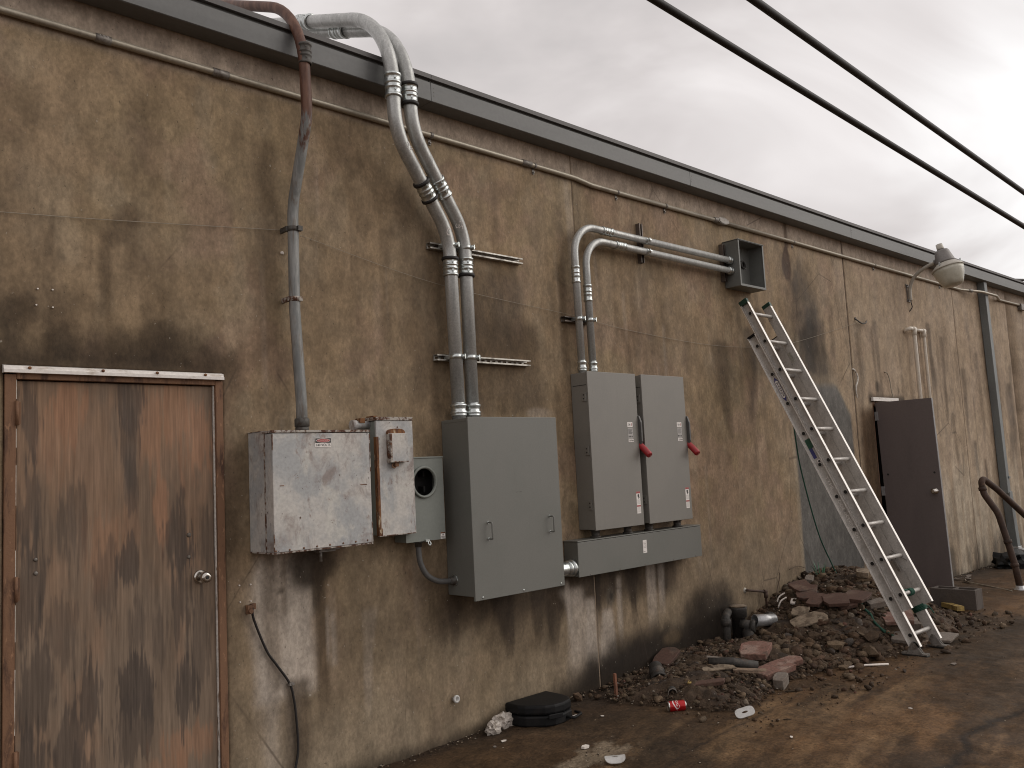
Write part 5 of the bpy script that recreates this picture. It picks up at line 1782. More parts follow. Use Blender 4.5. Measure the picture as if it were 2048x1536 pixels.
# ------------------------------------------------------------------ strings and small things on the wall
s = MB().tube(smooth([(-1, -.012, 2.80), (1.03, -.012, 2.955), (1.71, -.012, 3.015), (2.45, -.012, 3.09)], 6), .0017, 6)
tag(s.build('tan_string', M['wire_tan'], None, loc=(1, -.01, 2.95)), 'thin tan string from the left frame edge to the old riser', 'string', 'strings strung across the wall')
s = MB().tube(smooth([(2.53, -.014, 3.09), (2.69, -.012, 3.055), (3.6, -.012, 2.90), (4.88, -.012, 2.805), (5.49, -.012, 2.745), (6.53, -.012, 2.695), (7.35, -.012, 2.715), (8.11, -.012, 2.80), (9.67, -.012, 3.14)], 6), .0015, 6)
tag(s.build('tan_string', M['wire_tan'], None, loc=(6, -.01, 2.7)), 'thin sagging string from the old riser past the ladder top', 'string', 'strings strung across the wall')
a = thing('wall_hook', (9.68, -.01, 3.14), 'small bent wire hook holding the string end on the wall', 'hook')
MB().tube(smooth([(9.62, -.001, 3.18), (9.63, -.03, 3.15), (9.72, -.03, 3.13), (9.80, -.035, 3.14), (9.86, -.02, 3.17)]), .008, 8).lathe((9.62, 0, 3.18), (0, -1, 0), [(0, .018), (.01, .016)], 8).build('hook', M['fitting_dark'], a)
a = thing('white_strip', (9.46, -.01, 2.48), 'loose white strip peeling off the dark wall joint', 'strip')
MB().tube(smooth([(9.445, .004, 2.60), (9.47, -.012, 2.585), (9.51, -.02, 2.52), (9.50, -.02, 2.46), (9.465, -.015, 2.40), (9.47, -.008, 2.33), (9.50, .004, 2.28)]), .009, 8).build('strip', M['caulk'], a)
a = thing('thin_wire', (10.33, -.01, 2.4), 'thin pale wire hanging from the wall above the grey door', 'wire')
MB().tube(smooth([(10.25, -.001, 2.60), (10.29, -.02, 2.58), (10.34, -.02, 2.50), (10.36, -.02, 2.38), (10.37, -.034, 2.292)]), .006, 7).build('wire', M['wire_tan'], a)
a = thing('black_cable', (2.33, -.01, .8), 'thin black cable hanging from a rusty bracket down the wall below the old box', 'cable')
MB().tube(smooth([(2.215, -.03, 1.01), (2.228, -.02, .95), (2.30, -.012, .78), (2.36, -.012, .69), (2.43, -.012, .585), (2.455, -.012, .49), (2.468, -.012, .36), (2.472, -.012, .23), (2.452, -.012, .13), (2.42, -.014, .02)], 7), .0068, 8).build('cable', M['cable_black'], a)
mb = MB()
mb.box(2.19, 2.215, -.03, -.001, .985, 1.03).box(2.2155, 2.24, -.022, -.001, 1.005, 1.035).lathe((2.205, -.03, 1.0), (0, -1, 0), [(0, .014), (.012, .012)], 8)
mb.build('bracket', M['rust_frame'], a)
MB().box(2.425, 2.447, -.024, -.001, .572, .588).lathe((2.445, -.012, .58), (0, -1, 0), [(0, .009), (.016, .008)], 8).build('cable_clip', M['fitting_old'], a)
a = thing('wall_plug', (3.57, 0, .262), 'small white plastic plug stuck in the lower wall', 'pipe plug')
MB().lathe((3.572, .002, .262), (0, -1, .1), [(0, .016), (.02, .016), (.021, .024), (.032, .024), (.036, .014), (.020, .012)], 14).build('plug', M['tag_plastic'], a)
a = thing('rusty_spigot_pipe', (7.1, -.02, .4), 'thin rusty pipe elbowing out of the wall and down into the rubble', 'pipe')
MB().tube(fillet([(6.955, .0, .495), (6.955, -.03, .50), (7.215, -.045, .455), (7.235, -.045, .20)], [.012, .015], 4), .0105, 10).build('pipe', M['rust_pipe'], a)
MB().lathe((7.19, -.045, .46), (1, 0, -.15), [(0, .018), (.04, .018)], 10).lathe((7.222, -.045, .45), (0, 0, -1), [(0, .018), (.05, .018)], 10).build('elbow', M['rust_pipe'], a)
MB().lathe((6.955, .004, .497), (0, -1, 0), [(0, .026), (.006, .024), (.010, .014), (.014, .014)], 12).build('flange', M['lamp_ring'], a)
for i, (x, z, dz) in enumerate(((2.455, 2.96, 1), (2.158, 1.137, 0), (2.222, 1.134, 0), (2.161, 1.051, 0), (2.221, 1.048, 0), (1.189, 2.617, 0), (1.253, 2.619, 0), (1.183, 2.54, 0), (1.254, 2.535, 0))):
    o = MB().lathe((x, .004, z), (0, -1, 0), [(0, .011 if dz else .0045), (.010, .010 if dz else .004), (.011, .004)], 8).build('wall_anchor', M['paper'], None, loc=(x, 0, z))
    tag(o, 'white anchor stub beside the old riser pipe' if dz else ('tiny white anchor in a square of four by the rusty cable bracket' if i < 5 else 'tiny white anchor in a square of four above the plywood door'), 'anchor', None if dz else ('four white anchors beside the bracket' if i < 5 else 'four white anchors above the door'))


# ------------------------------------------------------------------ rubble heap
mx = seq((4.45, 9.7, .02))
my = seq((-1.62, .002, .02))
_X, _Y = np.meshgrid(mx, my, indexing='ij')


def mfn(X, Y):
    h = g_mound(X, Y)
    rough_ = (fbm(X * 6, Y * 6, 1) - .5) * .09 + (fbm(X * 20, Y * 20, 4, 5) - .5) * .06
    return X, Y, g_base(X, Y) + h + rough_ * ss(.0, .05, h) - .05 * ss(.03, .0, h)


def soil_col(x, y):
    n = fbm(x * 5, y * 5, 2)
    c = np.zeros(np.shape(x) + (3,)) + np.array((0.066, 0.043, 0.027))
    c = mix3(c, (0.098, 0.067, 0.043), ss(.45, .68, n))
    c = mix3(c, (0.04, 0.028, 0.02), ss(.52, .7, fbm(x * 8, y * 8, 5)))
    return c


mound = grid_mesh('soil_mound', mx, my, mfn, mats=[M['soil']], colors=soil_col(_X, _Y), smooth_=False)
mound['kind'] = 'stuff'
tag(mound, 'heap of dug up brown soil against the foot of the wall', 'soil heap')

rg = np.random.RandomState(21)


def rock_shape(seed, sub=1, flat=.7):
    bm = bmesh.new()
    bmesh.ops.create_icosphere(bm, subdivisions=sub, radius=1)
    r = np.random.RandomState(seed)
    ax = r.uniform(.65, 1.25, 3)
    ax[2] *= flat
    P = [(Vector(r.normal(size=3)).normalized(), r.uniform(.42, .8)) for _ in range(8)]
    out = []
    for v in bm.verts:
        p = v.co.copy()
        for n_, d_ in P:
            k = p.dot(n_)
            if k > d_:
                p = p - n_ * (k - d_)
        p *= 1 + r.uniform(-.07, .07)
        out.append((p.x * ax[0], p.y * ax[1], p.z * ax[2]))
    F = [tuple(v.index for v in f.verts) for f in bm.faces]
    bm.free()
    return np.array(out), np.array(F)


SH = [rock_shape(100 + i, 1, .75) for i in range(14)]


def scatter(name, items, palette, label, cat, seed):
    """items = list of (x, y, z, size); joined into one mesh of clods"""
    r = np.random.RandomState(seed)
    Vs, Fs, Cs, o = [], [], [], 0
    for (x, y, z, s) in items:
        v, f = SH[r.randint(len(SH))]
        q = Matrix.Rotation(r.uniform(0, 6.28), 3, 'Z') @ Matrix.Rotation(r.uniform(-.6, .6), 3, 'X')
        w = (v * r.uniform((.6, .5, .45), (1.6, 1.3, 1.0))) @ np.array(q).T * s + np.array((x, y, z))
        Vs.append(w)
        Fs.append(f + o)
        o += len(w)
        cc = np.array(palette[r.randint(len(palette))] if (r.rand() > .05 or seed != 31) else ((.15, .075, .055), (.20, .16, .12), (.12, .10, .085))[r.randint(3)]) * r.uniform(.55, 1.3)
        Cs.append(np.tile(cc, (len(w), 1)))
    V, F, C = np.vstack(Vs), np.vstack(Fs), np.vstack(Cs)
    me = bpy.data.meshes.new(name)
    me.vertices.add(len(V))
    me.vertices.foreach_set('co', V.astype(np.float32).ravel())
    me.loops.add(F.size)
    me.loops.foreach_set('vertex_index', F.astype(np.int32).ravel())
    me.polygons.add(len(F))
    me.polygons.foreach_set('loop_start', np.arange(0, F.size, 3, dtype=np.int32))
    me.polygons.foreach_set('loop_total', np.full(len(F), 3, np.int32))
    me.update(calc_edges=True)
    a = me.attributes.new('Col', 'FLOAT_COLOR', 'POINT')
    a.data.foreach_set('color', np.hstack([C, np.ones((len(C), 1))]).astype(np.float32).ravel())
    me.materials.append(M['soil'])
    ob = bpy.data.objects.new(name, me)
    col.objects.link(ob)
    ob['kind'] = 'stuff'
    tag(ob, label, cat)
    return ob


BRN = [(.080, .050, .030), (.105, .068, .041), (.056, .037, .023), (.14, .098, .062), (.086, .050, .031), (.115, .082, .052)]
items = []
while len(items) < 17000:
    x = rg.uniform(4.65, 9.5) if len(items) % 5 < 3 else rg.uniform(4.7, 6.6)
    y = -rg.uniform(0, 1.55)
    h = float(g_mound(x, y))
    if h < .012 and rg.rand() > .10:
        continue
    s = min(.0055 + .007 * rg.pareto(1.75), .055)
    if x < 6.2:
        s *= .6
    items.append((x, y, gz(x, y) + s * .25, s))
scatter('soil_clods', items, BRN, 'loose brown clods covering the soil heap beside the wall', 'soil', 31)
items = []
while len(items) < 650:
    x = rg.uniform(4.7, 9.3)
    y = -rg.uniform(0, 1.5)
    if g_mound(x, y) < .006 and rg.rand() > .25:
        continue
    s = rg.uniform(.004, .012)
    items.append((x, y, gz(x, y) + .022 * ss(.01, .05, g_mound(x, y)) + s * .4, s))
scatter('pale_crumbs', items, [(.30, .24, .18), (.22, .17, .12), (.38, .33, .27), (.2, .13, .09)], 'pale mortar crumbs sprinkled over the soil heap', 'crumbs', 32)
items = []
for i in range(520):
    x = rg.uniform(2.9, 12.5)
    y = -rg.uniform(.02, 2.6)
    s = rg.uniform(.0025, .008)
    if x < 4.8 and rg.rand() < .4:
        x, y = 3.85 + rg.normal() * .16, -.93 + rg.normal() * .10
    items.append((x, y, float(g_base(x, y)) + s * .3 + .004, s))
for i in range(900):
    x = rg.uniform(2.8, 13.5)
    y = -abs(rg.normal()) * .045 - .004
    s = rg.uniform(.003, .014) * (1 if x > 4.6 else .7)
    items.append((x, y, float(g_base(x, y)) + s * .3 + .006, s))
scatter('ground_grit', items, [(.26, .2, .14), (.16, .11, .07), (.05, .035, .025), (.40, .34, .27)], 'fine grit and crumbs strewn over the muddy ground', 'grit', 33)

# individual stones
RM = []
for i in range(8):
    v, f = rock_shape(300 + i, 1, .66)
    me = bpy.data.meshes.new('rubble_stone')
    me.from_pydata([tuple(p) for p in v], [], [tuple(q) for q in f])
    cc = BRN[i % len(BRN)]
    a = me.attributes.new('Col', 'FLOAT_COLOR', 'POINT')
    kk = (1.25, .95, 1.45, .8, 1.1, 1.55, 1.0, 1.3)[i]
    a.data.foreach_set('color', np.tile(np.array((*[q * kk for q in cc], 1.0), np.float32), len(me.vertices)))
    me.materials.append(M['soil'])
    me.update()
    RM.append(me)


def stone(x, y, s, k, label, group='brown stones in the rubble heap', sc=(1, 1, 1), rz=None):
    o = bpy.data.objects.new('rubble_stone', RM[k % 8])
    col.objects.link(o)
    o.location = (x, y, gz(x, y) + s * .32)
    k3 = [rg.uniform(.75, 1.35) if sc == (1, 1, 1) else 1 for _ in range(3)]
    o.scale = (s * sc[0] * k3[0], s * sc[1] * k3[1], s * sc[2] * k3[2] * .9)
    o.rotation_euler = (rg.uniform(-.4, .4), rg.uniform(-.4, .4), rg.uniform(0, 6.3) if rz is None else rz)
    ORG[o.name] = o.location.copy()
    tag(o, label, 'stone', group)
    return o


for i in range(46):
    while True:
        x = rg.uniform(6.25, 8.6)
        y = -rg.uniform(.05, 1.35)
        if g_mound(x, y) > .03 and not (7.0 < x < 7.75 and y < -1.2):
            break
    stone(x, y, rg.uniform(.030, .062), rg.randint(8), 'brown stone lying in the soil heap between the pipes and the ladder')
for i in range(12):
    x = rg.uniform(6.3, 7.0)
    y = -rg.uniform(.55, 1.2)
    stone(x, y, rg.uniform(.03, .06), rg.randint(8), 'brown stone on the front slope of the soil heap', 'stones on the front slope of the heap')
stone(6.85, -1.17, .115, 3, 'biggest flat brown stone at the front foot of the heap left of the ladder', None, (1.3, .8, .7), .6)
stone(7.07, -1.06, .12, 2, 'big upright tan stone just left of the ladder feet', None, (.8, .8, 1.1), .2)
stone(6.70, -.95, .09, 5, 'rounded tan stone midway down the front of the heap', None)
stone(4.60, -.10, .075, 0, 'lone brown stone against the wall just right of the black case', None, (1.1, .8, 1.1), .4)
stone(8.0, -.62, .10, 5, 'pale grey stone on the crest of the heap behind the ladder', None, (1.2, 1, .9), 1.0)
stone(6.97, -.72, .085, 4, 'reddish lump under the torn cream sheet', None, (1.4, .9, .8), .8)


def slab(name, c, ex, ey, h, m, label, cat, tilt=(0, 0), rz=0.0, cut=0.0, seed=0, lift=0.0, group=None):
    """broken slab with an irregular outline, lying on the heap"""
    r = np.random.RandomState(seed + 40)
    n = 11
    base = [(-1, -1), (-.4, -1.04), (.3, -.97), (1, -1), (1.03, -.2), (.98, .5), (1, 1), (.35, 1.03), (-.45, .96), (-1, 1), (-1.03, .1)]
    if cut:
        base[6] = (1 - cut, 1)
        base[5] = (1, 1 - cut * 1.4)
        base[9] = (-1, 1 - cut * .8)
    top = [(x * ex / 2 * r.uniform(.84, 1.04), y * ey / 2 * r.uniform(.84, 1.04)) for x, y in base]
    bm = bmesh.new()
    vt = [bm.verts.new((x, y, h / 2 + r.uniform(-.06, .06) * h)) for x, y in top]
    vb = [bm.verts.new((x * .97, y * .97, -h / 2)) for x, y in top]
    bm.faces.new(vt)
    bm.faces.new(vb[::-1])
    for i in range(n):
        j = (i + 1) % n
        bm.faces.new((vb[i], vb[j], vt[j], vt[i]))
    me = bpy.data.meshes.new(name)
    bm.to_mesh(me)
    bm.free()
    me.materials.append(M[m])
    o = bpy.data.objects.new(name, me)
    col.objects.link(o)
    x, y = c
    tz = .12 + .14 * r.rand() + (tilt[0] + tilt[1]) * .25
    o.location = (x, y, gz(x, y) + h / 2 - .006 + lift * .8 + .25 * math.sin(tz) * min(ex, ey))
    q = Matrix.Rotation(tz, 4, Vector((.55, -.80, 0)) if r.rand() < .5 else Vector((.35, -.92, 0))) @ Matrix.Rotation(rz, 4, 'Z')
    o.rotation_euler = q.to_euler()
    b = o.modifiers.new('bevel', 'BEVEL')
    b.width = .003
    b.segments = 1
    ORG[o.name] = o.location.copy()
    tag(o, label, cat, group)
    return o


slab('brick_slab', (5.92, -.70), .24, .24, .05, 'brick_pink', 'pinkish broken brick slab just below the cast iron pipes', 'brick', (-.10, .18), .35, .35, 1, .02)
slab('brick_slab', (6.02, -.90), .25, .12, .04, 'brick_pink', 'long thin pink brick shard right of the rubbery black pipe', 'brick', (-.05, .12), -.45, .5, 2, .02)
slab('brick_slab', (5.80, -.92), .30, .17, .045, 'brick_pink', 'wide flat red brick slab in front, lying over a grey chunk', 'brick', (-.06, .08), -.35, .3, 3, .03)
slab('stone_chunk', (5.70, -1.03), .13, .09, .075, 'grey_stone', 'grey brown chunk sticking out below the wide red slab', 'rubble', (.1, .1), .2, .2, 4, .0)
slab('brick_slab', (5.10, -.84), .24, .06, .03, 'brick_dark', 'narrow dark red brick strip in the soil behind the soda can', 'brick', (0, .04), -.75, .3, 5, .02)
slab('brick_slab', (5.62, -.10), .24, .16, .03, 'brick_dark', 'dark red slab leaning at the wall foot left of the heap', 'brick', (.25, .15), .1, .3, 6, .04)
slab('brick_slab', (7.38, -.36), .27, .18, .03, 'brick_dark', 'leftmost of the dark red slabs stacked on top of the heap', 'brick', (.10, .18), .35, .3, 7, .05)
slab('brick_slab', (7.45, -.28), .26, .20, .03, 'brick_dark', 'dark red slab leaning up behind the other slabs on the heap', 'brick', (.2, -.15), .9, .3, 8, .08)
slab('brick_slab', (7.28, -.50), .24, .14, .028, 'brick_dark', 'dark red slab low in the stack, edge facing the camera', 'brick', (.18, .12), .1, .2, 9, .03)
slab('brick_slab', (7.33, -.66), .28, .22, .03, 'brick_dark', 'broad dark red slab in the middle of the stack on the heap', 'brick', (-.18, .22), .55, .35, 10, .045)
slab('brick_slab', (7.52, -.75), .26, .22, .03, 'brick_dark', 'speckled dark red slab at the right of the stack on the heap', 'brick', (-.22, .05), .1, .2, 11, .05)
slab('brick_slab', (7.36, -.74), .18, .10, .03, 'brick_dark', 'small brown slab tucked under the right slab of the stack', 'brick', (.1, .3), -.5, .3, 12, .02)
slab('brick_slab', (7.62, -.88), .16, .09, .055, 'grey_stone', 'small grey brown brick end left of the ladder', 'brick', (-.2, .2), -.6, .1, 13, .02)
slab('brick_slab', (7.58, -1.07), .30, .26, .035, 'brick_pink', 'pale pink slab lying directly under the ladder', 'brick', (-.25, .1), .5, .25, 14, .05)
slab('brick_slab', (7.75, -1.0), .16, .12, .03, 'brick_pink', 'pink slab seen between the ladder rails', 'brick', (-.2, .1), .2, .2, 15, .04)
slab('stone_flake', (7.36, -1.19), .22, .16, .03, 'grey_stone', 'flat grey flake under the lower part of the ladder', 'rubble', (-.12, .05), .2, .3, 16, .02)
slab('stone_flake', (7.78, -1.37), .24, .16, .022, 'grey_stone', 'flat grey flake on the ground right of the ladder foot', 'rubble', (-.05, .08), .1, .35, 17, .03)
slab('stone_chunk', (7.62, -1.17), .16, .13, .10, 'grey_stone', 'grey brown lump between the ladder rails near the ground', 'rubble', (.1, .1), .6, .2, 18, .0)
slab('brick_slab', (8.0, -.60), .16, .12, .05, 'pale_stone', 'pale chunk at the crest of the heap next to the ladder', 'rubble', (-.4, .2), .4, .3, 19, .06)

slab('torn_sheet', (6.90, -.63), .30, .15, .02, 'pale_stone', 'torn cream coloured sheet draped down the middle of the heap', 'debris', (.5, .6), -.75, .45, 33, .03)
slab('torn_sheet', (6.98, -.50), .15, .15, .02, 'pale_stone', 'upper torn cream piece just above the draped sheet', 'debris', (.4, .4), .2, .5, 34, .05)
slab('torn_flake', (5.42, -.71), .24, .09, .012, 'pale_stone', 'ragged cream flake in front of the black pipe', 'debris', (-.2, .1), -.7, .5, 21, .03)
slab('yellow_lump', (5.03, -.74), .05, .03, .022, 'wood_yellow', 'tiny pale yellow lump in the soil behind the soda can', 'debris', (0, .1), .3, .2, 22, .02)
slab('crushed_scrap', (7.28, -.28), .10, .05, .02, 'paper', 'small crumpled white scrap left of the slab stack', 'debris', (.2, .2), .3, .4, 23, .03)
slab('wall_rubble', (7.78, -.18), .12, .08, .05, 'grey_stone', 'small grey lump against the grey wall patch', 'rubble', (.1, .2), .3, .3, 24, .02)

# pipes in the rubble
t = thing('cast_iron_pipe', (6.62, -.12, .08), 'old black cast iron pipe stub with branches standing in the rubble at the wall', 'pipe')
mb = MB().lathe((6.64, -.115, .06), (0, 0, 1), [(0, .058), (.26, .058), (.261, .072), (.33, .074), (.345, .078), (.346, .064), (.335, .058)], 20)
mb.build('stub', M['iron'], t)
MB().lathe((6.64, -.115, .404), (0, 0, 1), [(0, .06), (.006, .074), (.012, .076), (.013, .03)], 18).build('rim', M['pale_stone'], t)
mb = MB()
mb.tube([(6.62, -.14, .27), (6.66, -.23, .25)], .045, 14).lathe((6.655, -.22, .252), (.3, -.9, -.1), [(0, .05), (.03, .056), (.04, .045)], 14)
mb.tube([(6.44, -.33, .07), (6.52, -.30, .13), (6.63, -.20, .20)], [.05, .055, .05], 14).lathe((6.50, -.31, .12), (-.75, -.2, -.6), [(0, .058), (.05, .064), (.06, .045)], 14)
mb.tube([(6.56, -.42, .09), (6.58, -.30, .13)], [.06, .05], 14)
mb.build('branch', M['iron'], t)
MB().tube(fillet([(6.32, -.20, .02), (6.32, -.20, .375), (6.48, -.12, .385)], .05, 6), .033, 14).lathe((6.32, -.20, .30), (0, 0, 1), [(0, .033), (.001, .041), (.05, .042), (.06, .035)], 14).build('riser', M['iron'], t)
SP_A, SP_B = Vector((6.70, -.235, .292)), Vector((6.885, -.310, .278))
t = thing('silver_pipe', (6.89, -.21, .27), 'short shiny grey metal pipe lying across the heap next to the iron stub', 'pipe')
a_, b_ = SP_A, SP_B
mb = MB()
mb.lathe(a_, b_ - a_, [(0, .046), (0, .051), ((b_ - a_).length, .051), ((b_ - a_).length, .046)], 22, caps=False)
mb.lathe(a_, b_ - a_, [((b_ - a_).length, .046), (0, .046)], 22, caps=False)
mb.build('pipe', M['galv_grey'], t)
MB().lathe(a_.lerp(b_, .6), b_ - a_, [(0, .0455), (.004, .0455)], 20).build('dark_bore', M['black'], t)  # black disc stands for the dark inside the open pipe
t = thing('black_pipe', (5.63, -.70, .2), 'dirty black pipe lying on the heap left of the brick slabs', 'pipe')
a_, b_ = Vector((5.52, -.56, .205)), Vector((5.74, -.83, .165))
MB().tube([a_, a_.lerp(b_, .5) + Vector((0, 0, .008)), b_], [.034, .037, .034], 14).build('pipe', M['iron'], t)
MB().obox(a_ + Vector((-.02, .0, .030)), (b_ - a_) * .7, (.03, .02, 0), (0, 0, .008)).build('mortar_crust', M['grey_stone'], t)
t = thing('pipe_coupling', (5.22, -.30, .11), 'dark ribbed pipe end poking out of the soil at the left of the heap', 'pipe')
a_ = Vector((5.30, -.24, .17))
dv = Vector((-.55, -.62, -.42)).normalized()
mb = MB().lathe(a_, dv, [(0, .05), (.05, .052), (.055, .058), (.075, .058), (.08, .053), (.12, .055), (.125, .061), (.15, .062), (.151, .05), (.06, .048)], 20, caps=False)
mb.build('pipe', M['iron'], t)
MB().lathe(a_ + dv * .06, dv, [(0, .049), (.004, .049)], 18).build('opening', M['dark_inside'], t)
t = thing('small_pipe_end', (4.94, -.68, .12), 'small round pipe end with a pale rim sticking out of the soil above the can', 'pipe')
a_ = Vector((4.98, -.62, .125))
dv = Vector((-.72, -.62, -.05)).normalized()
MB().lathe(a_, dv, [(0, .030), (.09, .032), (.091, .026), (.04, .025)], 18, caps=False).build('pipe', M['iron'], t)
MB().lathe(a_ + dv * .0905, dv, [(0, .026), (0, .0325), (.002, .032), (.002, .0265)], 18, caps=False).build('rim', M['grey_stone'], t)
MB().lathe(a_ + dv * .06, dv, [(0, .026), (.003, .026)], 16).build('opening', M['dark_inside'], t)
o = MB().lathe((7.06, -.15, .275), (-.5, -.8, .05), [(0, .035), (.06, .036), (.061, .028)], 14).build('iron_pipe_end', M['iron'], None, loc=(7.06, -.15, .27))
tag(o, 'dark round pipe end behind the shiny grey pipe', 'pipe')

# sticks and stakes
def stick(name, pts, r, m, label, cat, n=7):
    o = MB().tube(pts, r, n).build(name, M[m], None, loc=sum((Vector(p) for p in pts), Vector()) / len(pts))
    return tag(o, label, cat)


tag(MB().obox((4.775, -.30, .03), (.020, 0, 0), (0, .016, 0), (.006, .012, .19)).build('wooden_stake', M['stake'], None, loc=(4.78, -.3, .04)), 'thin reddish wooden stake standing upright in the mud at the wall', 'stake')
stick('pale_stick', [(6.42, -1.13, .062), (6.58, -1.24, .066), (6.72, -1.35, .061)], .008, 'paper', 'straight pale stick on the ground in front of the heap', 'stick')
tag(MB().obox((7.66, -.68, .395), (.25, -.16, -.055), (.035, .04, .01), (0, 0, .02)).build('wood_strip', M['wood_old'], None, loc=(7.75, -.75, .38)), 'old wood strip lying on the heap just left of the ladder', 'wood')
tag(MB().obox((9.52, -.62, .06), (-.30, -.33, .005), (.05, -.05, 0), (0, 0, .045)).build('yellow_wood', M['wood_yellow'], None, loc=(9.4, -.75, .07)), 'chipped yellow painted piece of wood on the ground right of the ladder', 'wood')
tag(MB().obox((7.22, -1.24, .075), (.42, -.11, -.012), (.03, .05, 0), (0, 0, .022)).build('wood_strip', M['wood_old'], None, loc=(7.4, -1.3, .08)), 'grey wood strip between the two ladder feet', 'wood')
tag(MB().obox((5.50, -.78, .155), (.22, -.14, -.03), (.02, .025, .01), (0, 0, .02)).build('wood_strip', M['wood_old'], None, loc=(5.6, -.85, .15)), 'thin dark wood strip between the black pipe and the wide red slab', 'wood')
stick('dry_twig', smooth([(7.36, -.04, .28), (7.40, -.05, .40), (7.44, -.04, .46), (7.48, -.05, .56), (7.47, -.05, .60)], 5), .005, 'twig', 'bent dark twig standing at the wall beside the thin rusty pipe', 'twig')
stick('dry_twig', [(7.62, -.02, .47), (7.80, -.12, .43), (7.98, -.22, .41)], .004, 'wire_tan', 'straight pale twig slanting over the slab stack', 'twig')
stick('dry_twig', smooth([(7.70, -.03, .60), (7.85, -.03, .615), (8.0, -.03, .58)], 5), .004, 'twig', 'dark curved twig on the wall above the slab stack', 'twig')
stick('white_wire', smooth([(11.55, -.20, .058), (11.3, -.33, .060), (11.1, -.6, .058), (10.8, -.96, .058)], 6), .006, 'wire_tan', 'thin pale wire lying on the ground left of the rusty rail', 'wire')
for k, (x, y) in enumerate(((7.30, -.10), (7.22, -.16))):
    o = MB().tube(smooth([(x, y, gz(x, y)), (x + .02, y - .02, gz(x, y) + .06), (x + .07, y - .05, gz(x, y) + .09)], 4), .007, 6).build('pale_peel', M['paper'], None, loc=(x, y, .2))
    tag(o, ('upper' if k == 0 else 'lower') + ' curled white peel left of the slab stack', 'scrap', 'curled white peels')
mb = MB()
for k in range(9):
    a = k * .7
    x, y = 8.0 + .03 * math.cos(a), -.18 + .03 * math.sin(a)
    z = gz(8.0, -.18)
    ln = .10 + .03 * (k % 3)
    tip = Vector((x + .05 * math.cos(a), y + .05 * math.sin(a), z + ln))
    mb.add([(x - .006, y, z), (x + .006, y, z), (x + .004 + .02 * math.cos(a), y + .02 * math.sin(a), z + ln * .6), tip, (x - .008 + .02 * math.cos(a), y + .02 * math.sin(a), z + ln * .6)], [(0, 1, 2, 3, 4)])
tag(mb.build('green_weed', M['grass_leaf'], None, loc=(8.0, -.18, .46)), 'small bluish green weed growing on the heap against the grey patch', 'weed')

# ------------------------------------------------------------------ litter on the ground
# soda can
t = thing('soda_can', (4.79, -.81, .05), 'bright red soda can with white script lying on the mud', 'can')
ca, cb = Vector((4.745, -.775, .083)), Vector((4.835, -.855, .085))
ca, cb = Vector((4.735, -.765, .083)), Vector((4.835, -.845, .086))
dv = (cb - ca).normalized()
ln = .122
MB().lathe(ca, dv, [(.010, .0325), (.014, .0332), (.108, .0332), (.112, .0322)], 28, caps=False).build('body', M['can_red'], t)
MB().lathe(ca, dv, [(.006, .022), (.004, .025), (0, .0262), (0, .0285), (.010, .0325)], 28).build('lid', M['can_metal'], t)
MB().lathe(ca, dv, [(.112, .0322), (.120, .027), (.122, .025), (.117, .02)], 28).build('base', M['can_metal'], t)
view = Vector((-.66, -.50, .55))
view = (view - dv * view.dot(dv)).normalized()
sidev = dv.cross(view)


def on_can(u, v):
    a = v / .0334
    return ca + dv * u + (view * math.cos(a) + sidev * math.sin(a)) * .0336


V, F, o2 = text_mesh('Coca', 0, 0, 0, width=.062, height=.022, shear=.5)
MB().add([on_can(.062 + y * 1.0, -x) for x, y in o2], F).build('script', M['can_white'], t)
mb = MB()
N = 14
V = []
for k in range(N + 1):
    s = k / N
    w = .0032 * math.sin(math.pi * s) + .0006
    uu, vv = .045 - .012 * math.sin(s * math.pi * 1.4), -.045 + .09 * s
    V += [on_can(uu - w, vv), on_can(uu + w, vv)]
mb.add(V, [(2 * k, 2 * k + 1, 2 * k + 3, 2 * k + 2) for k in range(N)])
mb.build('script_swash', M['can_white'], t)

# black case with a rounded front
t = thing('black_case', (4.12, -.18, .03), 'black plastic carrying case lying on the ground at the wall foot', 'case')
poly = [(3.955, -.035), (3.955, -.165), (3.975, -.215), (4.06, -.315), (4.12, -.345), (4.20, -.35), (4.29, -.325), (4.335, -.27), (4.35, -.19), (4.35, -.035)]
zb = gz(4.1, -.2)
MB().prism([(x, y, zb - .005) for x, y in poly], (0, 0, .068)).build('base', M['black_plastic'], t, bevel=.012)
MB().prism([(4.15 + (x - 4.15) * .985, -.19 + (y + .19) * .985, zb + .066) for x, y in poly], (0, 0, .062)).build('lid', M['black_plastic'], t, bevel=.016, segs=3)
mb = MB()
mb.obox((4.06, -.345, zb + .045), (.10, -.028, 0), (.004, .012, 0), (0, 0, .03))
mb.build('latch', M['black_plastic'], t, bevel=.004)
h = MB().tube(fillet([(4.22, -.345, zb + .03), (4.25, -.385, zb + .025), (4.36, -.35, zb + .025), (4.345, -.30, zb + .03)], .02, 4), .009, 8)
h.build('handle', M['black_plastic'], t)
o = MB().tube(smooth([(4.36, -.13, .055), (4.42, -.16, .05), (4.47, -.13, .055), (4.43, -.10, .07)], 5), .011, 8).build('black_scrap', M['black_plastic'], None, loc=(4.42, -.14, .05))
tag(o, 'small black plastic scrap just right of the case', 'scrap')


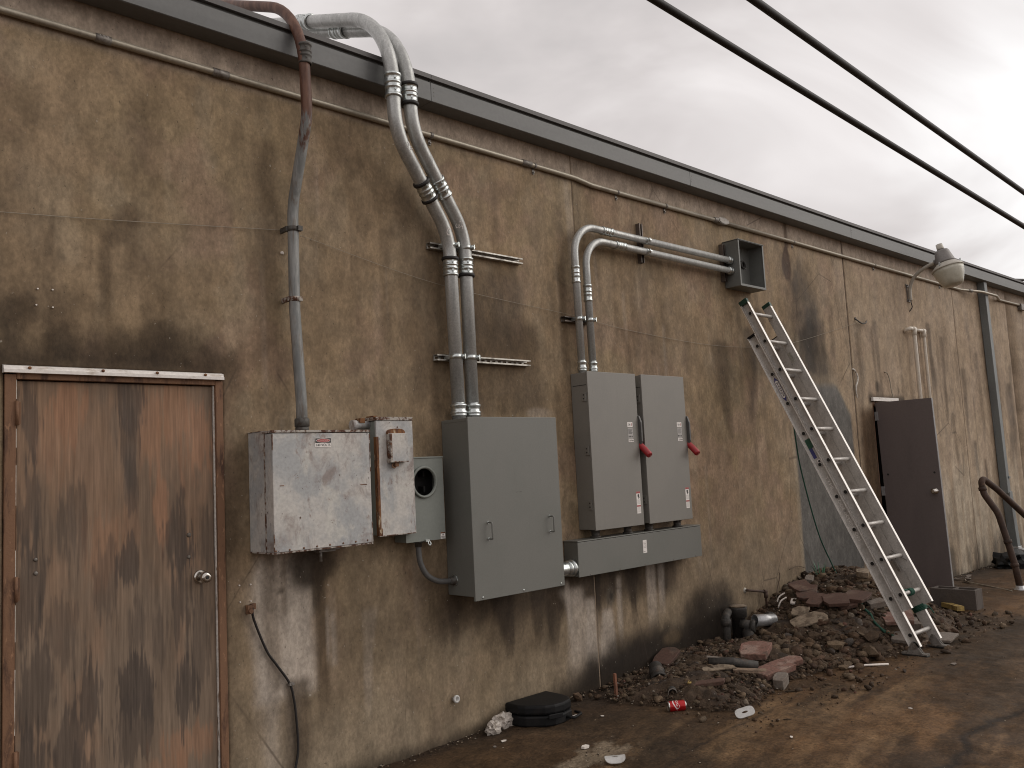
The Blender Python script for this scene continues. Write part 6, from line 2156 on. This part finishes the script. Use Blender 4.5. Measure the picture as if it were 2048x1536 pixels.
def crumple(c, r, seed, label, cat, m='bag', sq=(1, 1, .8)):
    bm = bmesh.new()
    bmesh.ops.create_icosphere(bm, subdivisions=3, radius=1)
    for v in bm.verts:
        n_ = v.co.normalized()
        k = float(vn(n_.x * 3 + seed, n_.y * 3 + n_.z * 2, 1)) * .6 + float(vn(n_.x * 7 + n_.z * 5, n_.y * 7 + seed, 3)) * .45
        v.co = Vector((n_.x * sq[0], n_.y * sq[1], n_.z * sq[2])) * (.5 + k) * r
    me = bpy.data.meshes.new('crumpled_bag')
    bm.to_mesh(me)
    bm.free()
    me.materials.append(M[m])
    o = bpy.data.objects.new('crumpled_bag', me)
    col.objects.link(o)
    o.location = c
    return tag(o, label, cat)


crumple((3.80, -.10, .045), .052, 2, 'small crumpled white plastic bag left of the black case', 'plastic bag', sq=(1, .8, .9))
crumple((3.92, -.07, .055), .06, 7, 'crumpled clear plastic bag touching the black case', 'plastic bag', sq=(1.25, .8, .85))
crumple((13.05, -.28, .11), .26, 4, 'black plastic bag on the ground behind the rusty rail', 'bag', 'black_plastic', (1.3, .8, .55))
crumple((13.95, -.55, .11), .22, 9, 'dark plastic bag below the white downspout elbow', 'bag', 'black_plastic', (1.3, .9, .7))


def flat_piece(name, c, outline, rz, h, m, label, cat, tilt=(0, 0), hole=None, bend=0.0, group=None):
    cs, sn = math.cos(rz), math.sin(rz)
    n = len(outline)
    bm = bmesh.new()
    out = [Vector((x, y, -bend * y * y)) for x, y in outline]
    if hole:
        hr = [Vector((hole[0] * math.cos(2 * math.pi * k / n), hole[1] * math.sin(2 * math.pi * k / n), 0)) for k in range(n)]
        a = [bm.verts.new(p + Vector((0, 0, h))) for p in out]
        b_ = [bm.verts.new(p + Vector((0, 0, h))) for p in hr]
        c_ = [bm.verts.new(p) for p in out]
        d_ = [bm.verts.new(p) for p in hr]
        for k in range(n):
            q = (k + 1) % n
            bm.faces.new((a[k], a[q], b_[q], b_[k]))
            bm.faces.new((c_[q], c_[k], d_[k], d_[q]))
            bm.faces.new((a[k], c_[k], c_[q], a[q]))
            bm.faces.new((b_[q], d_[q], d_[k], b_[k]))
    else:
        a = [bm.verts.new(p + Vector((0, 0, h))) for p in out]
        c_ = [bm.verts.new(p) for p in out]
        bm.faces.new(a)
        bm.faces.new(c_[::-1])
        for k in range(n):
            q = (k + 1) % n
            bm.faces.new((a[k], c_[k], c_[q], a[q]))
    me = bpy.data.meshes.new(name)
    bm.to_mesh(me)
    bm.free()
    me.materials.append(M[m])
    o = bpy.data.objects.new(name, me)
    col.objects.link(o)
    o.location = c
    o.rotation_euler = (tilt[0], tilt[1], rz)
    return tag(o, label, cat, group)


def oval(a, b_, n=20, pinch=.0):
    out = []
    for k in range(n):
        t_ = 2 * math.pi * k / n
        x, y = math.cos(t_), math.sin(t_)
        x = math.copysign(abs(x) ** .7, x)
        y = math.copysign(abs(y) ** .7, y)
        out.append((a * x, b_ * y * (1 - pinch * (1 - abs(x)))))
    return out


flat_piece('plastic_tag', (4.905, -1.235, .085), oval(.062, .040, 20, .12), -.75, .004, 'tag_plastic', 'pale grey plastic tag with an oval hole leaning on the soil edge', 'plastic tag', (.62, -.25), (.020, .008))
flat_piece('plastic_tag', (3.825, -1.08, .055), oval(.058, .042, 20, .0), -.8, .004, 'tag_plastic', 'bent pale plastic tag with a slot lying on the bare mud', 'plastic tag', (.2, -.05), (.016, .006), bend=9.0)
flat_piece('white_scrap', (3.90, -.79, .033), [(-.03, -.012), (.01, -.018), (.032, -.008), (.028, .014), (-.004, .018), (-.032, .008)], .2, .012, 'paper', 'bright white scrap beside the dried mud patch', 'scrap', (.05, .1))
o = MB().tube([(4.285, -.335, .052), (4.345, -.345, .053)], .0065, 8).build('cigarette_butt', M['paper'], None, loc=(4.31, -.34, .05))
tag(o, 'small white cigarette butt right of the black case', 'cigarette butt')
for k, (x, y, s, lb) in enumerate(((3.72, -.28, .022, 'thin whitish flake on the mud below the plastic bags'), (3.62, -.31, .018, 'faint greyish flake on the mud nearest the wall'), (4.40, -.49, .012, 'tiny pale flake between the case and the can'), (3.98, -1.58, .02, 'pale flake at the bottom edge of the picture'), (4.71, -1.66, .016, 'white flake near the crack in the mud'), (5.66, -1.95, .014, 'white flake on the open mud'), (3.42, -.68, .02, 'pale scrap on the mud at the lower left'), (7.0, -1.72, .035, 'brown flake on the ground in front of the ladder'))):
    flat_piece('flake', (x, y, float(g_base(x, y)) + .006), [(-s, -s * .4), (s * .3, -s * .55), (s, -s * .1), (s * .5, s * .5), (-s * .6, s * .45)], k * .9, .004, 'grey_stone' if k in (1, 7) else 'paper', lb, 'scrap')
for k, (x, y) in enumerate(((11.6, -.22), (11.35, -.30), (11.5, -.12), (11.8, -.16))):
    flat_piece('dead_leaf', (x, y, .062), [(-.07, -.02), (.0, -.035), (.08, 0), (.01, .03), (-.06, .02)], k * 1.1, .006, 'grey_stone', 'dry pale leaf on the ground at the wall right of the grey door', 'leaf', (.1, .1), group='dry leaves near the far wall')
